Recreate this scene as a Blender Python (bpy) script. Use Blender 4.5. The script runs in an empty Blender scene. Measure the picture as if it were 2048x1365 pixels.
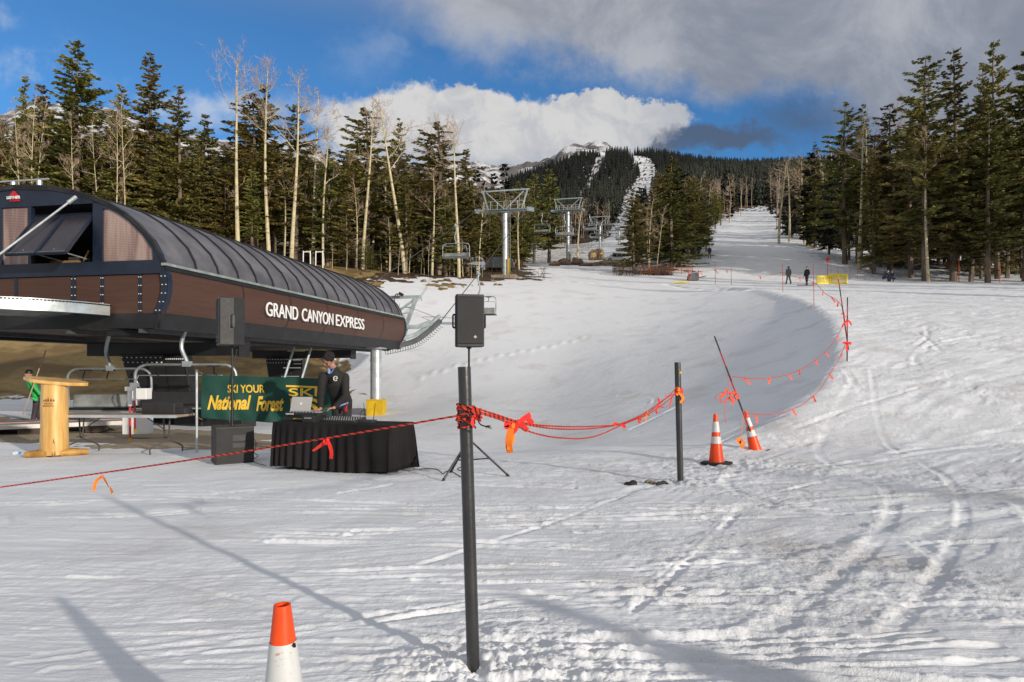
import bpy, math, random
import numpy as np
from mathutils import Vector, Matrix, Euler
R = math.radians
# ---------------------------------------------------------------- camera, sky, sun, exposure
sc = bpy.context.scene
C = sc.collection
F, CX, HY, CH = 1365.0, 1024.0, 740.0, 1.55      # focal length in photo pixels, centre column, horizon row, eye height
cam = bpy.data.cameras.new('camera'); camo = bpy.data.objects.new('camera', cam); C.objects.link(camo)
camo.location = (0, 0, CH); camo.rotation_euler = (R(90), 0, 0)
cam.sensor_width = 36; cam.lens = 36*F/2048; cam.shift_y = (HY-682.5)/2048
cam.clip_start = .05; cam.clip_end = 20000
sc.camera = camo
sc.render.resolution_x, sc.render.resolution_y = 1024, 682
sc.view_settings.view_transform = 'Standard'; sc.view_settings.look = 'None'; sc.view_settings.exposure = 0.10
SUN_DIR = Vector((.70, -.714, 0)).normalized(); SUN_EL = R(13)
SUN = Vector((SUN_DIR.x*math.cos(SUN_EL), SUN_DIR.y*math.cos(SUN_EL), math.sin(SUN_EL)))
sl = bpy.data.lights.new('sun', 'SUN'); sl.energy = 3.6; sl.angle = R(1.1); sl.color = (1, .90, .77)
so = bpy.data.objects.new('sun', sl); C.objects.link(so)
so.rotation_euler = (-SUN).to_track_quat('-Z', 'Y').to_euler()

class NT:
    """small node helper"""
    def __init__(s, tree): s.t = tree; s.n = tree.nodes; s.l = tree.links
    def new(s, typ, **kw):
        n = s.n.new(typ)
        for k, v in kw.items(): setattr(n, k, v)
        return n
    def put(s, sock, v):
        if isinstance(v, bpy.types.NodeSocket): s.l.new(v, sock)
        elif v is not None: sock.default_value = v
    def m(s, op, a, b=None, c=None, clamp=False):
        n = s.new('ShaderNodeMath', operation=op); n.use_clamp = clamp
        s.put(n.inputs[0], a)
        if b is not None: s.put(n.inputs[1], b)
        if c is not None: s.put(n.inputs[2], c)
        return n.outputs[0]
    def vm(s, op, a, b=None):
        n = s.new('ShaderNodeVectorMath', operation=op)
        s.put(n.inputs[0], a)
        if b is not None: s.put(n.inputs[1], b)
        return n.outputs[0]
    def mix(s, f, a, b, blend='MIX'):
        n = s.new('ShaderNodeMix', data_type='RGBA', blend_type=blend)
        s.put(n.inputs[0], f); s.put(n.inputs[6], a); s.put(n.inputs[7], b)
        return n.outputs[2]
    def ss(s, x, lo, hi, a=0., b=1.):
        n = s.new('ShaderNodeMapRange', interpolation_type='SMOOTHSTEP')
        s.put(n.inputs[0], x); n.inputs[1].default_value = lo; n.inputs[2].default_value = hi
        n.inputs[3].default_value = a; n.inputs[4].default_value = b
        return n.outputs[0]
    def noise(s, vec, scale, detail=4, rough=.55, dist=0., out=0, lac=2.):
        n = s.new('ShaderNodeTexNoise'); s.put(n.inputs['Vector'], vec)
        n.inputs['Scale'].default_value = scale; n.inputs['Detail'].default_value = detail
        n.inputs['Roughness'].default_value = rough; n.inputs['Distortion'].default_value = dist
        n.inputs['Lacunarity'].default_value = lac
        return n.outputs[out]
    def xyz(s, x, y, z):
        n = s.new('ShaderNodeCombineXYZ'); s.put(n.inputs[0], x); s.put(n.inputs[1], y); s.put(n.inputs[2], z)
        return n.outputs[0]

w = bpy.data.worlds.new('World'); sc.world = w; w.use_nodes = True
N = NT(w.node_tree); N.n.clear()
wo = N.new('ShaderNodeOutputWorld'); bg = N.new('ShaderNodeBackground'); N.l.new(bg.outputs[0], wo.inputs[0])
sky = N.new('ShaderNodeTexSky', sky_type='NISHITA'); sky.sun_disc = False
sky.sun_elevation = SUN_EL; sky.sun_rotation = math.atan2(SUN.x, SUN.y); sky.altitude = 2800
sky.air_density = 1.0; sky.dust_density = .3; sky.ozone_density = 2.5
gm = N.new('ShaderNodeTexCoord').outputs['Generated']
sep = N.new('ShaderNodeSeparateXYZ'); N.l.new(gm, sep.inputs[0])
yy = N.m('MAXIMUM', N.m('ABSOLUTE', sep.outputs[1]), .12)
U = N.m('DIVIDE', sep.outputs[0], yy); V = N.m('DIVIDE', sep.outputs[2], yy)   # direction of the sky, tan(azimuth), tan(height)
p0 = N.xyz(U, V, N.m('MULTIPLY', sep.outputs[1], .3))
wn = N.new('ShaderNodeVectorMath', operation='SUBTRACT'); N.l.new(N.noise(p0, 5.5, 7, .58, out=1), wn.inputs[0]); wn.inputs[1].default_value = (.5, .5, .5)
wn2 = N.new('ShaderNodeVectorMath', operation='SUBTRACT'); N.l.new(N.noise(p0, 19, 8, .68, out=1), wn2.inputs[0]); wn2.inputs[1].default_value = (.5, .5, .5)
sc1 = N.new('ShaderNodeVectorMath', operation='SCALE'); N.l.new(wn.outputs[0], sc1.inputs[0]); sc1.inputs['Scale'].default_value = .14
sc2 = N.new('ShaderNodeVectorMath', operation='SCALE'); N.l.new(wn2.outputs[0], sc2.inputs[0]); sc2.inputs['Scale'].default_value = .065
pw = N.vm('ADD', N.vm('ADD', p0, sc1.outputs[0]), sc2.outputs[0])
sw = N.new('ShaderNodeSeparateXYZ'); N.l.new(pw, sw.inputs[0])
def blob(px, py, rx, ry, lo=0., hi=.35, src=sw, rot=0.):
    cu, cv = (px-CX)/F, (HY-py)/F
    du = N.m('SUBTRACT', src.outputs[0], cu); dv = N.m('SUBTRACT', src.outputs[1], cv)
    if rot:
        c_, s_ = math.cos(rot), math.sin(rot)
        a = N.m('ADD', N.m('MULTIPLY', du, c_), N.m('MULTIPLY', dv, s_))
        dv = N.m('SUBTRACT', N.m('MULTIPLY', dv, c_), N.m('MULTIPLY', du, s_)); du = a
    a = N.m('DIVIDE', du, rx/F); b = N.m('DIVIDE', dv, ry/F)
    d = N.m('SQRT', N.m('ADD', N.m('MULTIPLY', a, a), N.m('MULTIPLY', b, b)))
    return N.ss(N.m('SUBTRACT', 1., d), lo, hi)
def mx(*a):
    r = a[0]
    for b in a[1:]: r = N.m('MAXIMUM', r, b)
    return r
K = 1.0
cum = mx(blob(1010, 270, 350, 92, 0, .22), blob(780, 240, 170, 85, 0, .3), blob(1190, 245, 190, 62, 0, .14), blob(590, 330, 330, 60, 0, .5), blob(960, 220, 110, 60, 0, .2))
strat = mx(blob(1800, -70, 1150, 315, 0, .25), blob(2150, 160, 560, 300, 0, .3), blob(1020, 5, 420, 95, 0, .9, rot=-.25), blob(1230, 110, 330, 60, 0, .8, rot=-.16))
wisp = N.m('MULTIPLY', mx(blob(110, 95, 110, 50, 0, 1.6), blob(90, 160, 190, 60, 0, .8), blob(420, 230, 260, 60, 0, .8), blob(820, 90, 330, 90, 0, 2.2), blob(20, 30, 120, 60, 0, 1.6)), N.ss(N.noise(p0, 9, 6, .62), .42, .68))
dark = mx(blob(1430, 285, 200, 42, 0, .6), blob(1620, 250, 190, 60, 0, 1.4), blob(1300, 300, 180, 30, 0, .9))
n3 = N.noise(p0, 7, 5, .55)
# thickness tone: bright sunlit tops, grey-blue undersides
cumtone = N.m('MULTIPLY', N.ss(N.m('ADD', sw.outputs[1], N.m('MULTIPLY', N.noise(p0, 14, 6, .6), .10)), (HY-330)/F, (HY-200)/F), N.ss(sw.outputs[0], .40, .10))
cumcol = N.mix(cumtone, (.27, .32, .41, 1), (.66, .65, .64, 1))
bil = N.noise(p0, 17, 8, .62, dist=.5)
cumcol = N.mix(N.m('MULTIPLY', N.ss(bil, .40, .60, 1., 0.), .55), cumcol, (.42, .44, .49, 1))
stcol = N.mix(N.ss(N.noise(p0, 3.6, 8, .64, dist=.5), .36, .66), (.25, .27, .32, 1), (.46, .47, .50, 1))
bl = N.mix(1., sky.outputs[0], (.46, .80, .98, 1), 'MULTIPLY')
tos = N.new('ShaderNodeVectorMath', operation='SCALE'); N.l.new(bl, tos.inputs[0]); tos.inputs['Scale'].default_value = 1.0
def cl(c, k=6.4):
    n = N.new('ShaderNodeVectorMath', operation='SCALE'); N.l.new(c, n.inputs[0]); n.inputs['Scale'].default_value = k; return n.outputs[0]
c1 = N.mix(N.m('MULTIPLY', strat, .9), tos.outputs[0], cl(stcol))
c1 = N.mix(N.m('MULTIPLY', wisp, .65), c1, cl(N.mix(0., (.62, .66, .72, 1), (0, 0, 0, 1))))
c1 = N.mix(N.m('MULTIPLY', cum, .97), c1, cl(cumcol))
dk = N.new('ShaderNodeRGB'); dk.outputs[0].default_value = (.085, .115, .175, 1)
c1 = N.mix(N.m('MULTIPLY', dark, .88), c1, cl(dk.outputs[0]))
back = N.m('MULTIPLY', N.ss(sep.outputs[1], .10, -.25), N.ss(N.noise(p0, 1.4, 5, .6), .22, .42))   # broken cloud added behind the view to grey the fill light
c1 = N.mix(N.m('MULTIPLY', back, .97), c1, cl(N.mix(.6, stcol, (.54, .51, .47, 1))))
over = N.m('MULTIPLY', N.ss(sep.outputs[2], .42, .62), .92)  # overhead cloud added to take blue out of the fill light
c1 = N.mix(over, c1, cl(N.mix(.6, stcol, (.54, .52, .49, 1))))
N.l.new(c1, bg.inputs[0]); bg.inputs[1].default_value = .15

# ---------------------------------------------------------------- helpers
def P(px, py, Y):                                    # photo column and row at distance Y -> point of the place
    return Vector(((px-CX)/F*Y, Y, CH+(HY-py)/F*Y))
def tag(o, label=None, cat=None, group=None, kind=None):
    if label: o['label'] = label
    if cat: o['category'] = cat
    if group: o['group'] = group
    if kind: o['kind'] = kind
    return o
def thing(name, label, cat, loc=(0, 0, 0), rz=0., group=None):
    o = bpy.data.objects.new(name, None); C.objects.link(o); o.location = loc; o.rotation_euler = (0, 0, rz)
    o.empty_display_size = .2
    return tag(o, label, cat, group)
def kids(o): return [c for c in bpy.data.objects if c.parent == o]
def copy_tree(root, loc=None, rz=None, label=None, group=None, scale=None):
    def cp(o, par):
        c = o.copy(); C.objects.link(c); c.parent = par
        for ch in kidmap.get(o.name, []): cp(ch, c)
        return c
    kidmap = {}
    for o in bpy.data.objects:
        if o.parent: kidmap.setdefault(o.parent.name, []).append(o)
    c = cp(root, None)
    if loc is not None: c.location = loc
    if rz is not None: c.rotation_euler = (0, 0, rz)
    if scale is not None: c.scale = scale if hasattr(scale, '__len__') else (scale,)*3
    if label: c['label'] = label
    if group: c['group'] = group
    return c
class MB:
    def __init__(s): s.v = []; s.f = []; s.m = []
    def add(s, vs, fs, mi=0):
        o = len(s.v); s.v += [tuple(v) for v in vs]; s.f += [tuple(i+o for i in f) for f in fs]; s.m += [mi]*len(fs); return s
    def box(s, c, size, rz=0., rot=None, mi=0):
        M = rot if rot is not None else Matrix.Rotation(rz, 3, 'Z')
        c = Vector(c); h = [q/2 for q in size]
        vs = [c+M@Vector((sx*h[0], sy*h[1], sz*h[2])) for sz in (-1, 1) for sy in (-1, 1) for sx in (-1, 1)]
        return s.add(vs, [(0, 2, 3, 1), (4, 5, 7, 6), (0, 1, 5, 4), (2, 6, 7, 3), (0, 4, 6, 2), (1, 3, 7, 5)], mi)
    def beam(s, a, b, wd, ht, up=(0, 0, 1), mi=0):
        a, b = Vector(a), Vector(b); d = (b-a); L = d.length; d.normalize()
        sd = d.cross(Vector(up)); sd = sd.normalized() if sd.length > 1e-4 else Vector((1, 0, 0)); u = sd.cross(d)
        return s.box((a+b)/2, (wd, L, ht), rot=Matrix((sd, d, u)).transposed(), mi=mi)
    def tube(s, path, r, n=8, mi=0, cap=True):
        path = [Vector(p) for p in path]; k = len(path)
        rr = list(r) if hasattr(r, '__len__') else [r]*k
        t0 = (path[1]-path[0]).normalized(); ref = Vector((0, 0, 1)) if abs(t0.z) < .9 else Vector((1, 0, 0))
        nrm = t0.cross(ref).normalized(); vs = []
        for i, p in enumerate(path):
            t = (path[min(i+1, k-1)]-path[max(i-1, 0)])
            t = t.normalized() if t.length > 1e-9 else t0
            nrm = (nrm-t*nrm.dot(t)); nrm = nrm.normalized() if nrm.length > 1e-6 else t.orthogonal().normalized()
            b = t.cross(nrm)
            for j in range(n):
                a = 2*math.pi*j/n; vs.append(p+(nrm*math.cos(a)+b*math.sin(a))*rr[i])
        fs = [(i*n+j, i*n+(j+1) % n, (i+1)*n+(j+1) % n, (i+1)*n+j) for i in range(k-1) for j in range(n)]
        if cap: fs += [tuple(reversed(range(n))), tuple((k-1)*n+j for j in range(n))]
        return s.add(vs, fs, mi)
    def lathe(s, prof, n=24, M=None, mi=0, cap=True):
        M = M or Matrix.Identity(4); vs = []
        for r, z in prof:
            for j in range(n):
                a = 2*math.pi*j/n; vs.append(M@Vector((r*math.cos(a), r*math.sin(a), z)))
        k = len(prof); fs = [(i*n+j, i*n+(j+1) % n, (i+1)*n+(j+1) % n, (i+1)*n+j) for i in range(k-1) for j in range(n)]
        if cap: fs += [tuple(reversed(range(n))), tuple((k-1)*n+j for j in range(n))]
        return s.add(vs, fs, mi)
    def prism(s, pts, off, mi=0):                     # polygon of 3D points, extruded by vector off
        n = len(pts); a = [Vector(p) for p in pts]; b = [p+Vector(off) for p in a]
        return s.add(a+b, [tuple(reversed(range(n))), tuple(range(n, 2*n))]+[(i, (i+1) % n, n+(i+1) % n, n+i) for i in range(n)], mi)
    def strip(s, A, B, off=None, mi=0):               # strip between two polylines, thick if off
        n = len(A); vs = [Vector(p) for p in A]+[Vector(p) for p in B]; fs = [(i, i+1, n+i+1, n+i) for i in range(n-1)]
        if off is not None:
            o = Vector(off); vs += [v+o for v in vs]; m = 2*n
            fs += [(m+n+i, m+n+i+1, m+i+1, m+i) for i in range(n-1)]
            fs += [(m+i, m+i+1, i+1, i) for i in range(n-1)]+[(n+i, n+i+1, m+n+i+1, m+n+i) for i in range(n-1)]
            fs += [(0, n, m+n, m), (n-1, m+n-1, m+2*n-1, 2*n-1)]
        return s.add(vs, fs, mi)
    def build(s, name, mats, parent=None, smooth=False, bev=0., loc=None, rz=None, sub=0):
        me = bpy.data.meshes.new(name); me.from_pydata(s.v, [], s.f); me.update()
        mats = mats if isinstance(mats, (list, tuple)) else [mats]
        for m in mats: me.materials.append(m)
        if any(s.m): me.polygons.foreach_set('material_index', s.m)
        if smooth: me.polygons.foreach_set('use_smooth', [True]*len(me.polygons)); me.set_sharp_from_angle(angle=R(40))
        o = bpy.data.objects.new(name, me); C.objects.link(o)
        if parent is not None: o.parent = parent
        if loc is not None: o.location = loc
        if rz is not None: o.rotation_euler = (0, 0, rz)
        if bev: b = o.modifiers.new('bevel', 'BEVEL'); b.width = bev; b.segments = 2; b.limit_method = 'ANGLE'
        if sub: b = o.modifiers.new('sub', 'SUBSURF'); b.levels = b.render_levels = sub
        return o
def curve_pts(ctrl, n=8):                             # Catmull-Rom through points
    c = [Vector(p) for p in ctrl]; c = [c[0]*2-c[1]]+c+[c[-1]*2-c[-2]]; out = []
    for i in range(1, len(c)-2):
        for k in range(n):
            t = k/n; a, b, d, e = c[i-1], c[i], c[i+1], c[i+2]
            out.append(.5*((2*b)+(d-a)*t+(2*a-5*b+4*d-e)*t*t+(3*b-a-3*d+e)*t**3))
    out.append(c[-2]); return out
_M = {}
def mat(name, col, rough=.6, metal=0., var=.12, vs=3., bump=0., bs=40., spec=.5, col2=None, stretch=None, coat=0., alpha=None, trans=0.):
    if name in _M: return _M[name]
    m = bpy.data.materials.new(name); m.use_nodes = True; n = NT(m.node_tree)
    b = n.n['Principled BSDF']; tc = n.new('ShaderNodeTexCoord').outputs['Object']
    if stretch: tc = n.vm('MULTIPLY', tc, stretch)
    nz = n.noise(tc, vs, 5, .6)
    c = (*col, 1); d = (*(col2 or [q*(1-2.2*var) for q in col]), 1)
    if not col2: c = (*[min(1, q*(1+var)) for q in col], 1)
    n.l.new(n.mix(n.ss(nz, .3, .7), d, c), b.inputs['Base Color'])
    n.l.new(n.m('ADD', n.m('MULTIPLY', n.noise(tc, vs*4, 3), .25), rough-.125, clamp=True), b.inputs['Roughness'])
    b.inputs['Metallic'].default_value = metal; b.inputs['Specular IOR Level'].default_value = spec
    b.inputs['Coat Weight'].default_value = coat
    if bump:
        bp = n.new('ShaderNodeBump'); bp.inputs['Strength'].default_value = bump; bp.inputs['Distance'].default_value = .01
        n.l.new(n.noise(tc, bs, 4), bp.inputs['Height']); n.l.new(bp.outputs[0], b.inputs['Normal'])
    _M[name] = m; return m
# ---------------------------------------------------------------- noise
def vnoise(x, y, seed=0):
    xi = np.floor(x).astype(np.int64); yi = np.floor(y).astype(np.int64); fx = x-xi; fy = y-yi
    def h(a, b):
        q = (a*374761393+b*668265263+seed*1442695041) & 0xffffffff; q = ((q ^ (q >> 13))*1274126177) & 0xffffffff
        return ((q ^ (q >> 16)) & 0xffff)/65535.
    u = fx*fx*fx*(fx*(fx*6-15)+10); v = fy*fy*fy*(fy*(fy*6-15)+10)
    return (h(xi, yi)*(1-u)+h(xi+1, yi)*u)*(1-v)+(h(xi, yi+1)*(1-u)+h(xi+1, yi+1)*u)*v-.5
def fbm(x, y, o=4, seed=0, g=.5):
    r = 0; a = 1.
    for k in range(o): r = r+a*vnoise(x*2**k+17.3*k, y*2**k-9.1*k, seed+k); a *= g
    return r
def sstep(x, lo, hi): t = np.clip((x-lo)/(hi-lo), 0, 1); return t*t*(3-2*t)
# ---------------------------------------------------------------- terrain
COLS = np.array([-800, 0, 300, 600, 800, 950, 1050, 1150, 1220, 1300, 1400, 1500, 1600, 1700, 1800, 2100, 2900.])
NR = [10, 13, 16, 22, 28, 34, 40, 48, 56, 66, 76]
LC = [-800, 0, 300, 600, 800, 1000, 1200, 1400, 1600, 1800, 2900]
LZ = {10: [0]*11, 13: [0, 0, 0, 0, -.05, -.1, -.15, -.2, -.2, -.2, -.2],
 16: [0, 0, -.05, -.15, -.3, -.5, -.6, -.6, -.5, -.4, -.4], 22: [0, -.05, -.2, -.4, -.65, -.75, -.65, -.5, -.3, -.2, -.2],
 28: [.3, -.1, -.3, -.65, -.8, -.4, -.1, .2, .6, .8, .8], 34: [2, .5, .1, -.7, -.5, .5, .9, 1.2, 1.6, 1.8, 1.8],
 40: [5, 3, 2, .6, 1.3, 2.3, 2.6, 2.8, 3.2, 3.5, 3.5], 48: [8.5, 6.5, 5.5, 4.2, 4.6, 4.9, 5.1, 5.1, 5.2, 5.4, 5.4],
 56: [11, 9.8, 9, 8, 8, 7.5, 7.4, 7.2, 7.2, 7.3, 7.3], 66: [14, 13.2, 12.5, 11.8, 10.9, 10.2, 10, 9.7, 9.6, 9.7, 9.7],
 76: [15.5, 14.5, 13.8, 13, 12.4, 12.1, 12.4, 11.9, 11.6, 11.6, 11.8]}
PZ = {10: 0, 13: .05, 16: .8, 22: 2.3, 28: 3.65, 34: 4.8, 40: 5.8, 48: 7.1, 56: 8.3, 66: 9.8, 76: 11.6}
FR = [95, 120, 160, 210, 280, 400, 600, 900, 1400, 1700]
FP = [[490]*3+[500, 515, 530, 533, 534, 533, 529, 522, 520, 520, 525, 528, 535, 540],
 [480]*3+[492, 505, 522, 528, 530, 529, 520, 498, 494, 494, 505, 510, 520, 530],
 [470]*3+[480, 492, 505, 515, 518, 516, 504, 472, 468, 462, 480, 490, 500, 510],
 [455]*3+[465, 475, 488, 500, 503, 498, 488, 448, 442, 440, 455, 470, 480, 490],
 [440]*3+[445, 455, 462, 475, 482, 470, 460, 428, 418, 416, 430, 450, 460, 470],
 [410]*3+[415, 425, 440, 452, 455, 440, 426, 398, 392, 394, 405, 425, 430, 440],
 [372]*3+[378, 400, 420, 424, 420, 400, 385, 364, 360, 360, 365, 380, 390, 400],
 [345]*3+[352, 385, 405, 394, 376, 360, 352, 348, 346, 342, 340, 350, 360, 370],
 [335]*3+[345, 380, 400, 362, 326, 314, 316, 332, 342, 340, 330, 330, 340, 350],
 [360]*3+[370, 400, 420, 390, 350, 335, 335, 345, 350, 350, 350, 350, 360, 370]]
YR = np.array(NR+FR, float)
far = np.array([[CH+(HY-p)/F*y for p in row] for y, row in zip(FR, FP)])
ZL = np.vstack([np.array([np.interp(COLS, LC, LZ[r]) for r in NR]), far])
ZP = ZL.copy()
for i, r in enumerate(NR):
    k = sstep(COLS, 950, 1220); ZP[i] = ZL[i]*(1-k)+PZ[r]*k
def pch(xk, Z, x):                                    # cubic Hermite along axis 0, Z (n,m) -> (len(x), m)
    h = np.diff(xk)[:, None]; d = np.diff(Z, axis=0)/h; s = np.zeros_like(Z)
    a, b = d[:-1], d[1:]; w1 = 2*h[1:]+h[:-1]; w2 = h[1:]+2*h[:-1]
    with np.errstate(divide='ignore', invalid='ignore'):
        hm = (w1+w2)/(w1/a+w2/b)
    s[1:-1] = np.where(a*b > 0, hm, 0); s[0] = d[0]; s[-1] = d[-1]
    i = np.clip(np.searchsorted(xk, x)-1, 0, len(xk)-2); t = np.clip((x-xk[i])/(xk[i+1]-xk[i]), 0, 1)[:, None]; hh = (xk[i+1]-xk[i])[:, None]
    return (2*t**3-3*t**2+1)*Z[i]+(t**3-2*t**2+t)*hh*s[i]+(-2*t**3+3*t**2)*Z[i+1]+(t**3-t**2)*hh*s[i+1]
LY = np.log(YR); UC = (COLS-CX)/F
def surf(Z, u, Y):
    zc = pch(LY, Z, np.log(np.clip(Y, 10, 1700)))     # (n, cols)
    u = np.clip(u, UC[0], UC[-1]); j = np.clip(np.searchsorted(UC, u)-1, 0, len(UC)-2); n = np.arange(len(u))
    def sl_(q):
        qm = np.clip(q-1, 0, len(UC)-1); qp = np.clip(q+1, 0, len(UC)-1); return (zc[n, qp]-zc[n, qm])/(UC[qp]-UC[qm])
    h = UC[j+1]-UC[j]; t = np.clip((u-UC[j])/h, 0, 1)
    return (2*t**3-3*t**2+1)*zc[n, j]+(t**3-2*t**2+t)*h*sl_(j)+(-2*t**3+3*t**2)*zc[n, j+1]+(t**3-t**2)*h*sl_(j+1)
RIM = np.array([(-40, 12.6), (-6, 12.6), (0, 12.5), (3.0, 12.2), (4.6, 13.2), (6.1, 14.7), (8.1, 17.2), (9.7, 19.8), (11, 22.5), (12.9, 27.0), (14.7, 32.5), (16.6, 40), (18., 49), (18.4, 58), (16, 67), (0, 80), (-40, 80.)])
def rimdist(x, y):                                    # + inside the bowl, metres from the rim
    d = np.full(x.shape, 1e9); ins = np.zeros(x.shape, bool)
    Q = RIM
    for a, b in zip(Q, np.roll(Q, -1, axis=0)):
        if not (a[0] == -40 and b[0] == -40):
            ab = b-a; t = np.clip(((x-a[0])*ab[0]+(y-a[1])*ab[1])/(ab@ab), 0, 1)
            d = np.minimum(d, np.hypot(x-a[0]-t*ab[0], y-a[1]-t*ab[1]))
        c = (a[1] > y) != (b[1] > y)
        with np.errstate(divide='ignore', invalid='ignore'): xi = (b[0]-a[0])*(y-a[1])/(b[1]-a[1])+a[0]
        ins ^= c & (x < xi)
    return np.where(ins, d, -d)
def ground(x, y, full=False):
    x = np.atleast_1d(np.asarray(x, float)); y = np.atleast_1d(np.asarray(y, float)); u = x/np.maximum(y, 1.)
    zl = surf(ZL, u, y); zp = surf(ZP, u, y); rd = rimdist(x, y)
    wdt = np.interp(y, [12, 16, 24, 35, 60, 80], [3.2, 5.0, 8.5, 12, 13, 12])
    t_ = np.clip(rd/(wdt*1.6), 0, 1); s = 1-(1-t_)**2.2; s = s*sstep(rd, -.3, 1.0)
    z = zp*(1-s)+zl*s
    z = z+.05*np.exp(-(rd/.7)**2)*sstep(y, 12, 14)*sstep(x, 2.5, 4)
    z = z*sstep(y, 9.6, 12.5)
    if full: return z, s, rd
    return z
def G(x, y): return float(ground([x], [y])[0])
def onG(px, Y, dz=0.): x = (px-CX)/F*Y; return Vector((x, Y, G(x, Y)+dz))
def inrun(px, Y):                                     # the three cleared ski runs
    a1 = np.interp(Y, [70, 95, 120, 160, 210, 280, 300], [1395, 1395, 1405, 1425, 1468, 1505, 1521]); a2 = np.interp(Y, [70, 95, 120, 140, 160, 210, 280, 300], [2200, 1640, 1610, 1560, 1548, 1545, 1535, 1521])
    ra = (px > a1) & (px < a2) & (Y < 300)
    bc = np.interp(Y, [120, 160, 210, 300, 400, 600, 900, 1200, 1400], [1225, 1222, 1228, 1250, 1262, 1280, 1301, 1280, 1252])
    bw = np.interp(Y, [120, 160, 210, 300, 400, 600, 900, 1200, 1400], [50, 38, 29, 27, 27, 25, 20, 18, 16])
    rb = (np.abs(px-bc) < bw) & (Y > 110)
    cc = np.interp(Y, [760, 1000, 1200, 1450], [1168, 1190, 1200, 1212]); rc = (np.abs(px-cc) < np.interp(Y, [760, 1000, 1450], [9, 9, 11])) & (Y > 760)
    return ra | rb | rc
def mesh_grid(name, X, Y, Z, mats, attrs=None, smooth=True):
    nr, nc = X.shape; me = bpy.data.meshes.new(name)
    me.vertices.add(nr*nc); me.vertices.foreach_set('co', np.stack([X, Y, Z], -1).astype(np.float32).ravel())
    a = (np.arange(nr-1)[:, None]*nc+np.arange(nc-1)[None]).ravel(); q = np.stack([a, a+1, a+nc+1, a+nc], -1).astype(np.int32)
    me.loops.add(q.size); me.loops.foreach_set('vertex_index', q.ravel())
    me.polygons.add(len(q)); me.polygons.foreach_set('loop_start', np.arange(len(q), dtype=np.int32)*4)
    try: me.polygons.foreach_set('loop_total', np.full(len(q), 4, np.int32))
    except Exception: pass
    me.update(calc_edges=True)
    if smooth: me.polygons.foreach_set('use_smooth', np.ones(len(q), bool))
    for k, v in (attrs or {}).items():
        at = me.attributes.new(k, 'FLOAT', 'POINT'); at.data.foreach_set('value', v.astype(np.float32).ravel())
    for m in mats: me.materials.append(m)
    o = bpy.data.objects.new(name, me); C.objects.link(o); return o
# snow with bare patches: attributes 'bare' (0 snow .. 1 soil), 'kind' (0 dry grass, .5 dark soil, 1 gravel), 'rough'
gm_ = bpy.data.materials.new('snow_ground'); gm_.use_nodes = True; n = NT(gm_.node_tree); b = n.n['Principled BSDF']
tc = n.new('ShaderNodeTexCoord').outputs['Object']
def att(k): a = n.new('ShaderNodeAttribute'); a.attribute_name = k; return a.outputs['Fac']
bare, kind_, rg = att('bare'), att('kind'), att('rough')
mask = n.ss(n.m('ADD', bare, n.m('MULTIPLY', n.m('SUBTRACT', n.noise(tc, 1.7, 7, .66), .5), .9)), .46, .56)
dirt = n.m('MULTIPLY', n.ss(n.noise(tc, .55, 7, .62, dist=.4), .50, .72), .55)
fleck = n.ss(n.noise(tc, 9, 5, .7), .64, .72)
snow = n.mix(n.m('MULTIPLY', dirt, n.m('ADD', n.m('MULTIPLY', rg, .3), .7)), (.78, .81, .86, 1), (.50, .46, .43, 1))
snow = n.mix(n.m('MULTIPLY', n.m('MULTIPLY', fleck, n.ss(n.noise(tc, .9, 3), .46, .6)), .75), snow, (.30, .24, .19, 1))
grass = n.mix(n.noise(tc, 3.1, 6, .7), (.14, .095, .035, 1), (.46, .34, .15, 1))
grass = n.mix(n.ss(n.noise(n.vm('MULTIPLY', tc, (1, 1, 1)), .35, 4), .42, .6), grass, (.16, .11, .05, 1))
soil = n.mix(n.noise(tc, 2.2, 6, .7), (.022, .013, .008, 1), (.12, .075, .045, 1))
vor = n.new('ShaderNodeTexVoronoi'); n.l.new(tc, vor.inputs['Vector']); vor.inputs['Scale'].default_value = 26
grav = n.mix(vor.outputs['Distance'], (.46, .38, .28, 1), (.20, .165, .12, 1))
earth = n.mix(n.ss(kind_, .2, .35), grass, soil); earth = n.mix(n.ss(kind_, .7, .8), earth, grav)
n.l.new(n.mix(mask, snow, earth), b.inputs['Base Color']); b.inputs['Roughness'].default_value = .75; b.inputs['Specular IOR Level'].default_value = .25
h1 = n.noise(tc, 11, 9, .72); h2 = n.noise(tc, 55, 5, .65); h3 = n.noise(n.vm('MULTIPLY', tc, (2.2, 26, 3)), 1.8, 6, .65, dist=.35); pt_ = n.m('ADD', n.m('MULTIPLY', n.ss(n.noise(tc, .9, 5, .6), .40, .60), .9), .22)
hh = n.m('MULTIPLY', n.m('ADD', n.m('MULTIPLY', h1, .85), n.m('MULTIPLY', h2, .6)), pt_); hh = n.m('ADD', hh, n.m('MULTIPLY', h3, .34))
hh = n.m('MULTIPLY', hh, n.m('ADD', rg, .10))
bp = n.new('ShaderNodeBump'); bp.inputs['Strength'].default_value = .8; bp.inputs['Distance'].default_value = .045
n.l.new(hh, bp.inputs['Height']); n.l.new(bp.outputs[0], b.inputs['Normal'])
b.inputs['Subsurface Weight'].default_value = 0

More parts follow.
